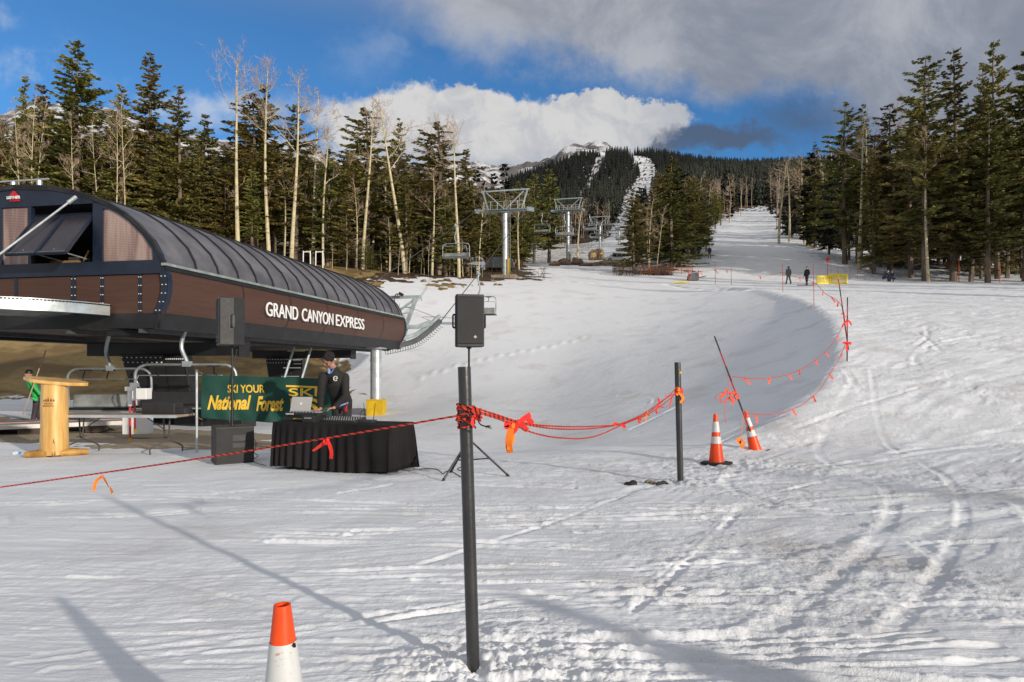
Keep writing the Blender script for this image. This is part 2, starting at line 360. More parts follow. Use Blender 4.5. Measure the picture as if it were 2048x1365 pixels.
def terrain_mesh(name, us, ys, detail=True):
    Uu, Yy = np.meshgrid(us, ys); X = Uu*Yy; x = X.ravel(); y = Yy.ravel()
    z, s, rd = ground(x, y, True); px = CX+F*x/y
    # relief of the snow: lumps, ski tracks, ruts
    wx = x+.6*fbm(x*.35, y*.35, 3, 5); wy = y+.6*fbm(x*.35+7, y*.35, 3, 6)
    lump = fbm(x*2.2, y*2.2, 5, 1, .6); tr = fbm(wx*.55, wy*3.2, 3, 2); tr2 = fbm((wx*.8+wy*.55)*.5, (wy*.8-wx*.55)*4.5, 3, 3)
    big = fbm(x*.12, y*.12, 3, 9)
    chunk = np.maximum(0, vnoise(x*9, y*9, 21)-.30)*2
    fade = np.interp(y, [3, 12, 40, 100, 400], [1, 1, 1.1, 1.5, 4])
    inside = sstep(rd, -.1, 1.3)*sstep(px, 760, 900)
    patch = .25+1.5*sstep(fbm(x*.6+3, y*.6, 3, 33), -.02, .22)
    cr = sstep(px, 1000, 1500)*.75+.42
    am = (1-inside*.76)*fade
    z = z+am*(cr*(.008*lump+.008*patch*fbm(x*8.5, y*8.5, 4, 51, .6))+.006*fbm(wx*1.3, wy*16, 4, 57, .6)*(1-.6*sstep(px, 1100, 1700))+.012*tr*(1-.5*inside)+.022*tr2*sstep(px, 900, 1500)*np.interp(y, [3, 30, 90], [1, 1.2, .5])+.012*chunk*cr*np.maximum(0, fbm(x*.7, y*.7, 2, 31)+.1)*4)+.05*big*sstep(y, 6, 14)
    # snow clods heaped round the near post and along the rim
    for cx_, cy_, rr_, am_ in ((-.2, 3.55, .5, .035), (.35, 3.4, .8, .026), (2.35, 9.3, .4, .05), (3.4, 10.9, 1.2, .05)):
        z = z+am_*np.exp(-((x-cx_)**2+(y-cy_)**2)/rr_**2)*(.4+fbm(x*11, y*11, 5, 40, .62)*.9)
    rs = np.random.RandomState(4)
    def groove(pts, w_, dep, berm=.5):
        nonlocal z
        P_ = np.array(curve2(pts)); lo = P_.min(0)-4*w_; hi = P_.max(0)+4*w_
        k_ = np.where((x > lo[0]) & (x < hi[0]) & (y > lo[1]) & (y < hi[1]))[0]
        if len(k_) == 0: return
        X_, Y_ = x[k_], y[k_]; best = np.full(len(k_), 1e9)
        for a_, b_ in zip(P_[:-1], P_[1:]):
            ab = b_-a_; t = np.clip(((X_-a_[0])*ab[0]+(Y_-a_[1])*ab[1])/(ab@ab+1e-9), 0, 1); dx = X_-a_[0]-t*ab[0]; dy = Y_-a_[1]-t*ab[1]; d = np.hypot(dx, dy)*np.sign(dx*-ab[1]+dy*ab[0]); best = np.where(np.abs(d) < np.abs(best), d, best)
        n1 = .45+.9*sstep(fbm(X_*1.1+w_*50, Y_*1.1, 2, 88), -.15, .15)
        z[k_] += n1*dep*(-np.exp(-(best/w_)**4)+berm*(1+2.2*fbm(X_*12, Y_*12, 3, 90))*np.exp(-((np.abs(best)-1.7*w_)/(.7*w_))**2)*(best > 0))
    def curve2(p):
        return [(v.x, v.y) for v in curve_pts([(a, b, 0) for a, b in p], 6)]
    for i in range(70):                                # skis and boots that crossed the flat
        y0_ = 3.3+8.7*rs.rand()**1.3; x0_ = rs.uniform(-6.5, 3.0)*y0_/8; L = rs.uniform(.6, 4.5)*(.4+y0_/10); a = rs.normal(.0, .16)+(.9 if rs.rand() < .12 else 0)
        b = rs.normal(0, .10); p = [(x0_+L*t*math.cos(a), y0_+L*t*math.sin(a)+b*L*(t-.5)**2) for t in (0, .33, .66, 1)]
        groove(p, rs.uniform(.018, .045), rs.uniform(.006, .014)); 
        if rs.rand() < .5: groove([(q0+.03, q1+rs.uniform(.1, .22)) for q0, q1 in p], rs.uniform(.018, .04), rs.uniform(.005, .012))
    for p, w_, dep in (([(.9, 3.4), (2.0, 4.6), (3.6, 6.6), (4.9, 9.0), (5.6, 12.5), (8.4, 17)], 0.076, 0.0110), ([(1.6, 3.4), (3.0, 4.9), (4.9, 7.4), (6.3, 10), (7.6, 14), (10, 19)], 0.060, 0.0090), ([(3.9, 4.6), (4.0, 5.8), (3.2, 7.4), (2.9, 9.2), (4.0, 11.2), (6, 13.6)], 0.068, 0.0090),
                       ([(2.2, 5.2), (2.9, 5.0), (3.4, 5.3), (3.6, 6.0)], 0.076, 0.0110), ([(5.3, 6.9), (5.9, 8.0), (5.9, 9.4), (5.2, 10.6)], 0.076, 0.0110), ([(1.0, 5.6), (2.4, 5.9), (4.6, 6.2), (7.5, 6.8)], 0.051, 0.0110), ([(3.2, 9.9), (5.4, 10.8), (8.4, 12.9), (12, 14)], 0.068, 0.0110), ([(3.4, 10.3), (5.6, 11.3), (8.6, 13.5), (12, 14.8)], 0.068, 0.0110), ([(.2, 4.4), (1.2, 4.5), (2.3, 4.2)], 0.025, 0.0110)):
        groove(p, w_, dep, .5)
    for i in range(26):
        a = rs.uniform(.5, 1.2); x0_, y0_ = rs.uniform(3, 14), rs.uniform(8, 26); L = rs.uniform(2, 7); b = rs.normal(0, .3)
        groove([(x0_+L*t*math.cos(a+b*t), y0_+L*t*math.sin(a+b*t)) for t in (0, .3, .6, 1)], rs.uniform(.03, .09), rs.uniform(.008, .02), .5)
    # footprints: a line across the bowl and a trail over the far lip
    def prints(pts, step, r, dep):
        nonlocal z
        for a_, b_ in zip(pts[:-1], pts[1:]):
            L = math.dist(a_, b_); k = max(1, int(L/step))
            for i in range(k):
                t = i/k; ox = .15*(1 if i % 2 else -1)
                fx, fy = a_[0]+(b_[0]-a_[0])*t, a_[1]+(b_[1]-a_[1])*t+ox
                near = (np.abs(x-fx) < 3*r) & (np.abs(y-fy) < 4*r)
                if near.any(): z[near] -= dep*np.exp(-((x[near]-fx)**2+((y[near]-fy)*.8)**2)/r**2)
    prints([(-5.2, 39.0), (-1.4, 40.2), (2.4, 41.3), (5, 42.4)], .62, .2, -.07)
    prints([(15.0, 66.0), (15.3, 60), (17.2, 55), (18.2, 49)], 1.0, .36, .22)
    prints([(2.5, 68), (8, 66.5), (12, 66)], 1.1, .3, .12)
    # bare ground
    x0_, y0_, px0_ = x, y, px; wn_ = fbm(x*.45, y*.45, 5, 61, .6); wm_ = fbm(x*.45+40, y*.45, 5, 62, .6); x = x+wn_*2.4*np.clip(y/40, .5, 2); y = y+wm_*2.6*np.clip(y/40, .45, 2); px = px+wn_*70
    fo = (~inrun(px, y)) & (y > 80)
    bare_ = np.zeros_like(x); kd = np.zeros_like(x)
    hill = sstep(y, 30.5, 33.5)*sstep(px, 730, 640); bare_ = np.maximum(bare_, hill*.92); kd = np.where(hill > .3, 0., kd)
    # grass hill reaches right along its crest, dark soil strip under the trees
    edge = np.interp(px, [600, 700, 760, 850, 1000, 1100, 1250, 1400], [42, 54, 60, 62, 65, 72, 78, 80])
    up = sstep(y-edge, -1., 2.)*sstep(px, 1085, 1045); bare_ = np.maximum(bare_, up*.86)
    kd = np.where((up > .3) & (px > 740), .5, kd); kd = np.where((y > 74) & (up > .3) & (px > 600), .5, kd)
    bare_ = np.where((y > 80) & ~fo & (px < 1420), bare_*0, bare_)
    bare_ = np.where(fo & (px > 1400), .44+.1*fbm(x*.05, y*.05, 2, 4), bare_); kd = np.where(fo & (px > 1400), .5, kd)
    bare_ = np.where(fo & (px <= 1400) & (y > 130), .5, bare_); fa = fo & (y > 260); bare_ = np.where(fa, .80, bare_); kd = np.where(fa, .5, kd)
    rt = (px > 1690) & (y > 73) & (y < 100); bare_ = np.where(rt, .42, bare_); kd = np.where(rt, .5, kd)
    for cx_, cy_, r1, r2, kk in ((17.3, 84, 5.5, 2.6, .5), (-6.9, 60., 1.8, 1.9, 0.), (-4.2, 60.5, .5, .7, 0.), (-1.0, 69.2, 3.0, 1.0, .5), (-6.2, 65.5, 4.0, 1.6, .5), (1.5, 67.5, 1.6, .5, .5)):
        e = np.exp(-(((x-cx_)/r1)**2+((y-cy_)/r2)**2)**1.3); bare_ = np.maximum(bare_, .9*e); kd = np.where(e > .25, kk, kd)
    gr = sstep(y+.25*(x+9), 13.9, 14.5)*sstep(y+.35*(x+9), 21., 18.8)*sstep(x, -22, -20)*sstep(px, 600, 520); bare_ = np.maximum(bare_, gr*.85); kd = np.where(gr > .3, 1., kd)
    gp = sstep(y, 21.5, 22.5)*sstep(y, 30, 27)*sstep(px, 420, 330)*sstep(fbm(x*.25, y*.25, 3, 12), .02, .2); bare_ = np.maximum(bare_, gp*.7)
    x, y, px = x0_, y0_, px0_
    rough = np.clip((1-inside*.68)*(.35+.65*sstep(px, 700, 1500))+.25*sstep(bare_, .4, .6), .05, 1.2)*np.interp(y, [3, 10, 30, 80, 300], [.75, .9, .8, .6, .5])
    Z = z.reshape(X.shape)
    return mesh_grid(name, X, Yy, Z, [gm_], dict(bare=bare_, kind=kd, rough=rough))
us = np.concatenate([np.linspace(-1.6, -.80, 40)[:-1], np.linspace(-.80, .80, 760), np.linspace(.80, 1.6, 40)[1:]])
iy = 1/np.linspace(1/2.2, 1/12.5, 620); ys = np.concatenate([iy, np.geomspace(12.5, 30, 180)[1:], np.geomspace(30, 90, 190)[1:], np.geomspace(90, 1650, 190)[1:]])
tg = terrain_mesh('snow_ground', us, ys); tag(tg, kind='structure')
# level snow round and behind the viewpoint
k = 60; gx, gy = np.meshgrid(np.linspace(-260, 260, 131), np.linspace(-260, 9, 90))
gz = -.07+0*gx-.03*(np.abs(gx) > 1.55*np.maximum(gy, 0)); o = mesh_grid('snow_field', gx, gy, gz, [gm_], dict(bare=gx*0, kind=gx*0, rough=gx*0+.4)); tag(o, kind='structure')
# ---------------------------------------------------------------- the far mountain, snow over rock
mm = bpy.data.materials.new('shaded_snowy_rock'); mm.use_nodes = True; n = NT(mm.node_tree); b = n.n['Principled BSDF']
tc = n.new('ShaderNodeTexCoord').outputs['Object']
mk = n.ss(n.m('ADD', n.noise(tc, .012, 8, .66), n.m('MULTIPLY', n.noise(tc, .1, 4, .6), .22)), .55, .64)
sp_ = n.new('ShaderNodeSeparateXYZ'); n.l.new(tc, sp_.inputs[0])
n.l.new(n.mix(mk, (.60, .62, .67, 1), (.12, .11, .115, 1)), b.inputs['Base Color']); b.inputs['Roughness'].default_value = .9  # snow colour dimmed to stand in for cloud shade on the mountain
ux = np.linspace(-400, 1500, 420); sky_ = np.interp(ux, [-400, 0, 130, 200, 270, 350, 420, 600, 700, 850, 950, 1000, 1060, 1120, 1160, 1190, 1215, 1240, 1300, 1500], [260, 225, 212, 215, 240, 268, 285, 310, 326, 335, 348, 343, 328, 308, 293, 284, 287, 303, 332, 365])
tt = np.linspace(0, 1, 90); PX, T = np.meshgrid(ux, tt); Yr = 1800+1500*T
top = CH+(HY-sky_)/F*3300; base = CH+(HY-410)/F*1800
xx = (PX-CX)/F*Yr; zz = base*(1-T**.9)+top[None]*T**.9
nn = fbm(xx*.004, Yr*.004, 6, 77, .55); rid = (.5-np.abs(fbm(xx*.0025, Yr*.0012, 4, 80)))
zz = zz+nn*70*np.minimum(1, T*3)+(rid-.4)*130*T*(1-T)*3*1.0+(1-T)*0
o = mesh_grid('mountain', xx, Yr, zz, [mm]); tag(o, kind='structure')
# ---------------------------------------------------------------- trees
def foliage_mat(name, c1, c2, c3):
    m = bpy.data.materials.new(name); m.use_nodes = True; n = NT(m.node_tree); b = n.n['Principled BSDF']
    tc = n.new('ShaderNodeTexCoord').outputs['Object']; oi = n.new('ShaderNodeObjectInfo')
    a = n.mix(n.ss(n.noise(tc, .55, 4, .6), .38, .62), (*c1, 1), (*c2, 1))
    a = n.mix(n.m('MULTIPLY', n.ss(n.noise(tc, 2.6, 3, .6), .5, .72), .8), a, (*c3, 1))
    hs = n.new('ShaderNodeHueSaturation'); n.l.new(a, hs.inputs['Color'])
    n.l.new(n.m('ADD', n.m('MULTIPLY', oi.outputs['Random'], .07), .465), hs.inputs['Hue'])
    n.l.new(n.m('ADD', n.m('MULTIPLY', n.m('FRACT', n.m('MULTIPLY', oi.outputs['Random'], 7.3)), .8), .65), hs.inputs['Value'])
    n.l.new(hs.outputs[0], b.inputs['Base Color']); b.inputs['Roughness'].default_value = .65; b.inputs['Specular IOR Level'].default_value = .3
    return m
fol = foliage_mat('needles', (.095, .105, .030), (.225, .20, .058), (.35, .25, .085))
bark = mat('conifer_bark', (.20, .15, .11), .9, var=.3, vs=1.5, bump=.6, bs=14, stretch=(1, 1, .3))
aspb = mat('aspen_bark', (.62, .55, .36), .8, col2=(.42, .36, .22), vs=1.1, bump=.4, bs=9, stretch=(1, 1, 1.6))
_n = NT(aspb.node_tree); _b = _n.n['Principled BSDF']; _src = _b.inputs['Base Color'].links[0].from_socket; _tc = _n.new('ShaderNodeTexCoord').outputs['Object']
_mk = _n.ss(_n.noise(_n.vm('MULTIPLY', _tc, (1.2, 1.2, 3.6)), 1.7, 4, .6), .60, .66); _n.l.new(_n.mix(_n.m('MULTIPLY', _mk, .85), _src, (.06, .05, .04, 1)), _b.inputs['Base Color'])
twig = mat('aspen_twig', (.52, .39, .28), .85, col2=(.27, .20, .14), vs=2)
def np_mesh(name, V, Q, mats, mi=None):
    """V (n,3); Q list of face index arrays (k, 3 or 4)"""
    me = bpy.data.meshes.new(name); me.vertices.add(len(V)); me.vertices.foreach_set('co', V.astype(np.float32).ravel())
    loops = np.concatenate([q.ravel() for q in Q]).astype(np.int32); tot = np.concatenate([np.full(len(q), q.shape[1]) for q in Q]).astype(np.int32)
    st = np.concatenate([[0], np.cumsum(tot)[:-1]]).astype(np.int32)
    me.loops.add(len(loops)); me.loops.foreach_set('vertex_index', loops); me.polygons.add(len(tot)); me.polygons.foreach_set('loop_start', st)
    try: me.polygons.foreach_set('loop_total', tot)
    except Exception: pass
    for m in mats: me.materials.append(m)
    if mi is not None: me.polygons.foreach_set('material_index', mi.astype(np.int32))
    me.update(calc_edges=True); return me
def crown(rs, H, base, Rm, whorls, spr, power=.75, gap=.15, droop=.25, leaf=1.0, ragged=.3):
    """conifer foliage: whorls of boughs, each bough many flat needle sprays. Returns (n*4,3)"""
    P0 = []; 
    for i in range(whorls):
        t = (i+rs.uniform(-.3, .3))/whorls; t = min(max(t, 0), .995); h = base+(H-base)*t
        R0 = Rm*((1-t)**power)*(.55+.45*min(1, t*5+.35))+.12
        nb = rs.randint(4, 7) if t < .85 else 4
        for k in range(nb):
            if rs.rand() < gap: continue
            az = rs.uniform(0, 2*np.pi); L = R0*rs.uniform(1-ragged*1.6, 1+ragged*.7)
            if rs.rand() < .06: L *= 1.25
            ns = max(4, int(spr*1.5*L)+3); s = (np.arange(ns)+rs.rand(ns))/ns
            s = s[s > .08] if len(s) > 3 else s; ns = len(s)
            dr = droop*(1.1-t)+rs.uniform(-.12, .12); up = .35*t
            r = s*L; z = h+r*(up-dr)+.10*L*s*s*1.6
            bd = np.array([np.cos(az), np.sin(az), 0.]); sd = np.array([-np.sin(az), np.cos(az), 0.])
            c = bd[None]*r[:, None]+np.array([0, 0, 1])[None]*z[:, None]
            for side in (-1, 1, 0):
                ang = side*rs.uniform(.5, 1.1, ns)
                d = bd[None]*np.cos(ang)[:, None]+sd[None]*np.sin(ang)[:, None]
                d[:, 2] += rs.uniform(-.45, .12, ns); ll = leaf*min(1, .45+R0*.4)*(.22+.28*(1-s)*L*.35+rs.uniform(0, .15, ns))[:, None]
                w = np.cross(d, np.array([0, 0, 1.])); w /= np.linalg.norm(w, axis=1)[:, None]+1e-6
                w = w+np.stack([0*s, 0*s, rs.uniform(-2.2, 2.2, ns)], -1); w /= np.linalg.norm(w, axis=1)[:, None]; ww = leaf*rs.uniform(.045, .09, ns)[:, None]
                o = c+rs.normal(0, .03, (ns, 3))
                P0.append(np.stack([o-w*ww*.5, o+d*ll*.55-w*ww*1.1, o+d*ll, o+d*ll*.5+w*ww*1.1], 1))
    # leader
    o = np.array([[0, 0, H-.5]]); 
    return np.concatenate(P0).reshape(-1, 3)
def quads(V): return np.arange(len(V)).reshape(-1, 4)
def make_conifer(seed, H=18, base=2.5, Rm=2.6, whorls=44, spr=6, dead=26, **kw):
    rs = np.random.RandomState(seed); root = thing('conifer_tree', 'x', 'tree')
    V = crown(rs, H, base, Rm, whorls, spr, **kw)
    me = np_mesh('crown', V, [quads(V)], [fol]); o = bpy.data.objects.new('crown', me); C.objects.link(o); o.parent = root
    mb = MB(); lx, ly = rs.uniform(-.15, .15, 2)
    pts = [(lx*math.sin(q*3), ly*math.sin(q*2.4), H*q) for q in (-.03, .15, .35, .55, .75, .9, 1.0)]; pts[-1] = (0, 0, H-.1)
    mb.tube(pts, [.23, .19, .16, .12, .08, .045, .02], 7)
    for k in range(dead):
        h = rs.uniform(.8, base+4); az = rs.uniform(0, 6.28); L = rs.uniform(.5, 1.5)
        mb.tube([(0, 0, h), (math.cos(az)*L*.5, math.sin(az)*L*.5, h-.03), (math.cos(az)*L, math.sin(az)*L, h-.22)], [.025, .017, .006], 3, cap=False)
    mb.build('trunk', bark, root, smooth=True)
    return root
def make_aspen(seed, H=18, cb=.62, lean=.4, spread=1.0, nl=9, tr=.17, tw=26):
    rs = np.random.RandomState(seed); root = thing('aspen_tree', 'x', 'tree'); mb = MB(); tb = MB()
    ax, ay = rs.uniform(-lean, lean, 2); ph = rs.uniform(0, 6)
    def tp(q): return Vector((ax*q*q+.16*math.sin(ph+4*q), ay*q*q+.16*math.sin(ph*2+3.4*q), H*.93*q))
    mb.tube([tp(q) for q in np.linspace(-.02, 1, 11)], [tr*(1.15-.93*q) for q in np.linspace(0, 1, 11)], 8)
    def limb(p, d, L, r, lev):
        pts = [p]; q = p.copy(); dd = d.copy()
        for i in range(4):
            dd = (dd+Vector(rs.normal(0, .17, 3))+Vector((0, 0, .10))).normalized(); q = q+dd*L/4; pts.append(q.copy())
        (mb if lev == 0 else tb).tube(pts, [r*(1-.2*i) for i in range(5)], 4 if lev == 0 else 3, cap=False)
        if lev < 3:
            for i in range(5 if lev < 2 else 3):
                k = rs.randint(1, 5); s = Vector(rs.normal(0, 1, 3)); s = (s-s.dot(dd)*dd).normalized()
                limb(pts[k], (dd*.75+s*.8+Vector((0, 0, .15))).normalized(), L*rs.uniform(.38, .6), r*.45 if lev == 0 else max(.010, r*.55), lev+1)
    for i in range(nl):
        q = cb+(1-cb)*(i+.5)/nl+rs.uniform(-.03, .03); az = rs.uniform(0, 6.28); L = spread*H*.125*(1.35-.75*(q-cb)/(1-cb))*rs.uniform(.7, 1.2)
        limb(tp(min(q, 1)), Vector((math.cos(az), math.sin(az), rs.uniform(.35, .95))).normalized(), L, .07*(1.3-q), 0)
    for i in range(tw//4):
        q = rs.uniform(cb*.45, cb); az = rs.uniform(0, 6.28)
        limb(tp(q), Vector((math.cos(az), math.sin(az), rs.uniform(-.1, .5))).normalized(), rs.uniform(.5, 1.2), .02, 1)
    limb(tp(1), Vector((0, 0, 1)), H*.07, .04, 0)
    mb.build('trunk', aspb, root, smooth=True); tb.build('crown', twig, root)
    return root
con = [make_conifer(1, 18, 1.6, 2.7, 54, 6.5), make_conifer(2, 18, 3.0, 2.1, 52, 7, power=.6, gap=.22), make_conifer(3, 18, 2.2, 3.1, 46, 6, power=.85, ragged=.4),
       make_conifer(4, 18, 4.2, 2.5, 40, 6.5, power=.55, gap=.28, dead=60, ragged=.45), make_conifer(5, 18, 4.5, 1.7, 48, 8, power=.7, gap=.3, dead=50), make_conifer(6, 18, .5, 3.3, 50, 6, power=.95, gap=.08)]
asp = [make_aspen(11, 18, .66), make_aspen(12, 18, .60, .9, 1.15), make_aspen(13, 18, .72, .5, 1.3, 8), make_aspen(14, 18, .55, .7, .8, 9, .10), make_aspen(15, 18, .5, 1.2, .9, 8, .08)]
used = set(); rt = random.Random(5)
def plant(kind, v, px, Y, py_top=None, H=None, wf=1., label='', group=None, dx=0.):
    protos = con if kind == 'c' else asp; p = protos[v % len(protos)]
    g = onG(px, Y); top = CH+(HY-py_top)/F*Y if py_top is not None else g.z+H
    h = max(2.5, top-g.z); k = h/18
    rz = rt.uniform(0, 6.28); s = (k**.75*wf*rt.uniform(.92, 1.08)*((1.32 if px < 1500 else 1.12) if kind == 'c' else 1.05),)*2+(k,)
    if p.name not in used: used.add(p.name); o = p; o.location = g; o.rotation_euler = (0, 0, rz); o.scale = s
    else: o = copy_fast(p); o.location = g; o.rotation_euler = (0, 0, rz); o.scale = s
    o.rotation_euler = (R(rt.uniform(-1, 1)), R(dx), rz if not dx else 0); o['label'] = label
    if group: o['group'] = group
    elif 'group' in o: del o['group']
    return o
_kid = {p.name: list(kids(p)) for p in con+asp}
def copy_fast(p):
    c = p.copy(); C.objects.link(c)
    for ch in _kid[p.name]: q = ch.copy(); C.objects.link(q); q.parent = c
    return c
def side(px):
    return 'far left' if px < 110 else 'left'
named = [  # kind, variant, px, top row, distance, width, label
 ('c', 0, 158, 80, 66, 1.25, 'tallest conifer above the left end of the lift terminal roof'),
 ('c', 5, 305, 104, 68, 1.1, 'tall pointed conifer second in height behind the terminal roof'),
 ('c', 2, 358, 170, 67, 1.0, 'bushy conifer just right of the tall pointed one behind the roof'),
 ('c', 4, 240, 170, 66, .9, 'slim conifer between the two tallest ones above the terminal'),
 ('c', 4, 50, 150, 66, .8, 'narrow conifer spire near the left edge of the wood'),
 ('c', 1, 85, 168, 68, 1.0, 'conifer with dense crown beside the narrow spire at the far left'),
 ('c', 0, 408, 226, 70, 1.0, 'short dark conifer left of the tallest aspen'),
 ('c', 3, 510, 185, 68, 1.35, 'broad dark conifer right behind the tallest aspen'),
 ('c', 2, 528, 168, 71, 1.1, 'conifer with rusty top among the tall aspens'),
 ('c', 3, 590, 205, 69, 1.15, 'dark conifer with long side boughs behind the pair of aspens'),
 ('c', 0, 655, 295, 68, .9, 'small conifer in the gap above the end of the terminal roof'),
 ('c', 3, 732, 215, 70, 1.4, 'broad layered conifer behind the leaning pale aspen'),
 ('c', 5, 797, 235, 72, .8, 'narrow dark conifer between the two leaning aspens'),
 ('c', 3, 876, 243, 69, 1.45, 'large conifer with bare reddish lower trunk by the hanging chair'),
 ('c', 4, 935, 298, 71, 1.1, 'conifer at the right end of the left wood'),
 ('c', 1, 700, 290, 74, 1.1, 'dense shaded conifer left of the broad layered one'),
 ('c', 5, 1345, 312, 88, 1.35, 'big full conifer standing left of the ski run'),
 ('c', 0, 1268, 378, 84, 1.15, 'dark drooping conifer beside the white parked car'),
 ('c', 3, 1376, 352, 94, 1.1, 'conifer hugging the right side of the big full one by the run'),
 ('c', 2, 1320, 345, 95, 1.0, 'conifer just behind the left side of the big full one by the run'),
 ('c', 3, 1412, 418, 112, .9, 'small olive conifer at the left edge of the ski run'),
 ('c', 1, 1098, 338, 128, 1.3, 'olive conifer behind the second lift tower, rounder of two'),
 ('c', 3, 1068, 345, 126, 1.2, 'olive conifer between the first and second lift towers'),
 ('c', 0, 1035, 362, 110, 1.1, 'slender olive conifer right behind the first lift tower'),
 ('c', 5, 985, 368, 105, 1.0, 'conifer left of the first lift tower'),
 ('c', 3, 1690, 203, 92, 1.3, 'tall dark conifer left of the pale aspens right of the run'),
 ('c', 4, 1722, 208, 96, .9, 'slim conifer rising through the pale aspens right of the run'),
 ('c', 5, 1632, 283, 122, .9, 'pointed conifer on the skyline right of the run'),
 ('c', 3, 1850, 110, 73, 1.35, 'very tall conifer with spreading top right of the run'),
 ('c', 2, 1906, 98, 73, 1.25, 'very tall full conifer right of the spreading one'),
 ('c', 4, 1962, 125, 77, .7, 'thin spiky conifer top between two giants on the right'),
 ('c', 1, 1995, 78, 77, 1.0, 'tallest conifer near the right edge'),
 ('c', 1, 2052, 96, 73, 1.3, 'conifer cut off by the right edge'),
 ('c', 3, 1780, 206, 84, 1.2, 'conifer with round sunlit top right of the pale aspens'),
 ('c', 2, 1822, 215, 78, 1.2, 'dark conifer filling the gap left of the spreading giant'),
 ('c', 0, 1942, 250, 72, 1.2, 'lower dark conifer between the two right giants'),
 ('c', 0, 1748, 300, 82, 1.1, 'lower conifer under the pale aspens'),
 ('c', 3, 1975, 225, 70, 1.2, 'conifer with pale twin trunk near the right edge'),
 ('c', 0, 1658, 330, 108, .9, 'conifer at the inner corner of the right wood'),
 ('a', 2, 478, 112, 65, 1.1, 'tallest pale aspen with umbrella crown behind the terminal roof'),
 ('a', 0, 536, 124, 66, .9, 'tall aspen with narrow crown beside the broad dark conifer'),
 ('a', 1, 586, 150, 66, 1.0, 'tall aspen with spreading crown above the roof end'),
 ('a', 0, 625, 180, 69, 1.0, 'aspen with forked crown leaning right', 3),
 ('a', 3, 648, 215, 67, 1.2, 'aspen with low broad twigs right of the forked one'),
 ('a', 2, 728, 200, 67, 1.0, 'pale aspen leaning right in front of the layered conifer', 2.),
 ('a', 1, 806, 190, 66, 1.0, 'long pale aspen leaning left over the snow edge', -5.),
 ('a', 2, 915, 240, 66, 1.0, 'pale aspen with rounded crown above the hanging chair'),
 ('a', 1, 880, 240, 70, .9, 'aspen tangled in the large conifer by the hanging chair'),
 ('a', 3, 37, 215, 64, .8, 'thin yellowish aspen stem nearest the left edge'),
 ('a', 3, 66, 190, 64, .8, 'thin aspen, left one of the close pair at far left'),
 ('a', 4, 77, 190, 63.5, .8, 'thin aspen, right one of the close pair at far left'),
 ('a', 3, 148, 240, 64, .8, 'thin aspen in front of the tallest left conifer'),
 ('a', 4, 196, 245, 65, .8, 'thin aspen leaning right above the terminal roof', -3),
 ('a', 3, 236, 210, 64, .8, 'thin aspen, left stem of the pair in front of the slim conifer', -1.5),
 ('a', 4, 248, 200, 64, .8, 'thin aspen, right stem of the pair in front of the slim conifer', -1.5),
 ('a', 0, 420, 340, 76, .7, 'far small aspen left of the tallest aspen'),
 ('a', 0, 1718, 232, 86, 1.3, 'sunlit pale aspen with wide crown right of the run'),
 ('a', 1, 1742, 240, 90, 1.2, 'second sunlit aspen behind the wide crowned one'),
 ('a', 2, 1786, 215, 88, 1.1, 'sunlit aspen in front of the round topped conifer'),
 ('a', 0, 1855, 255, 72, .9, 'pale aspen trunk in front of the spreading giant'),
 ('a', 1, 2030, 190, 84, 1.1, 'grey bare aspen near the right edge'),
 ('a', 1, 1560, 322, 125, 1.3, 'first pale aspen at the right edge of the ski run'),
 ('a', 0, 1580, 318, 128, 1.3, 'second pale aspen at the right edge of the ski run'),
 ('a', 2, 1608, 312, 130, 1.3, 'third pale aspen at the right edge of the ski run'),
 ('a', 3, 1300, 398, 85, 1.2, 'golden thin aspen between two conifers left of the run'),
 ('a', 4, 1312, 412, 84, 1.1, 'golden leaning aspen stem beside the big full conifer', 4),
 ('a', 3, 1296, 425, 86, 1.1, 'golden aspen stem right of the dark drooping conifer'),
 ('a', 1, 1156, 396, 136, 1.3, 'sunlit orange aspen behind the second lift tower'),
]
for t in named:
    k, v, px, top_, Y, wf, lab = t[:7]; plant(k, v, px, Y, top_, wf=wf*(1. if k == 'a' else .95), label=lab, dx=t[7] if len(t) > 7 else 0.)
def grove(n, px0, px1, Y0, Y1, lo, hi, pa, lab, grp, tops=None, wf=1.):
    for i in range(n):
        px = px0+(px1-px0)*(i+rt.random())/n; Y = rt.uniform(Y0, Y1); top_ = (np.interp(px, *tops) if tops else 0)
        if inrun(np.array([px]), Y)[0]: continue
        a = rt.random() < pa; H = None if tops else rt.uniform(lo, hi)
        plant('a' if a else 'c', rt.randint(0, 5) if px < 1500 or a else rt.choice([0, 1, 2, 5, 4]), px, Y, (top_+rt.uniform(lo, hi)) if tops else None, H, wf*rt.uniform(.85, 1.2), ('bare aspen ' if a else 'evergreen ')+lab, grp+(', aspens' if a else ', evergreens'))
LT = ([-100, 0, 130, 300, 420, 560, 640, 700, 760, 860, 960], [180, 190, 230, 235, 270, 270, 320, 330, 290, 330, 350])
grove(40, -60, 960, 66, 74, 0, 80, .25, 'in the front rows of the wood behind the lift terminal', 'front rows of the left wood', LT)
grove(52, -80, 980, 74, 92, 0, 80, .2, 'deep in the wood behind the lift terminal', 'deep in the left wood', LT)
grove(26, 640, 970, 63, 70, 120, 210, .75, 'low and thin at the snow edge of the left wood', 'thin trees at the snow edge', LT, .7)
MT = ([950, 1050, 1150, 1250], [375, 365, 400, 430])
grove(26, 955, 1052, 84, 124, 0, 75, .35, 'behind the lift towers', 'trees behind the lift towers', MT)
RT = ([1540, 1620, 1700, 1780, 1850, 2100], [350, 310, 240, 235, 190, 170])
grove(20, 1690, 2080, 73, 80, 20, 110, .15, 'in the front row right of the ski run', 'front row of the right wood', RT)
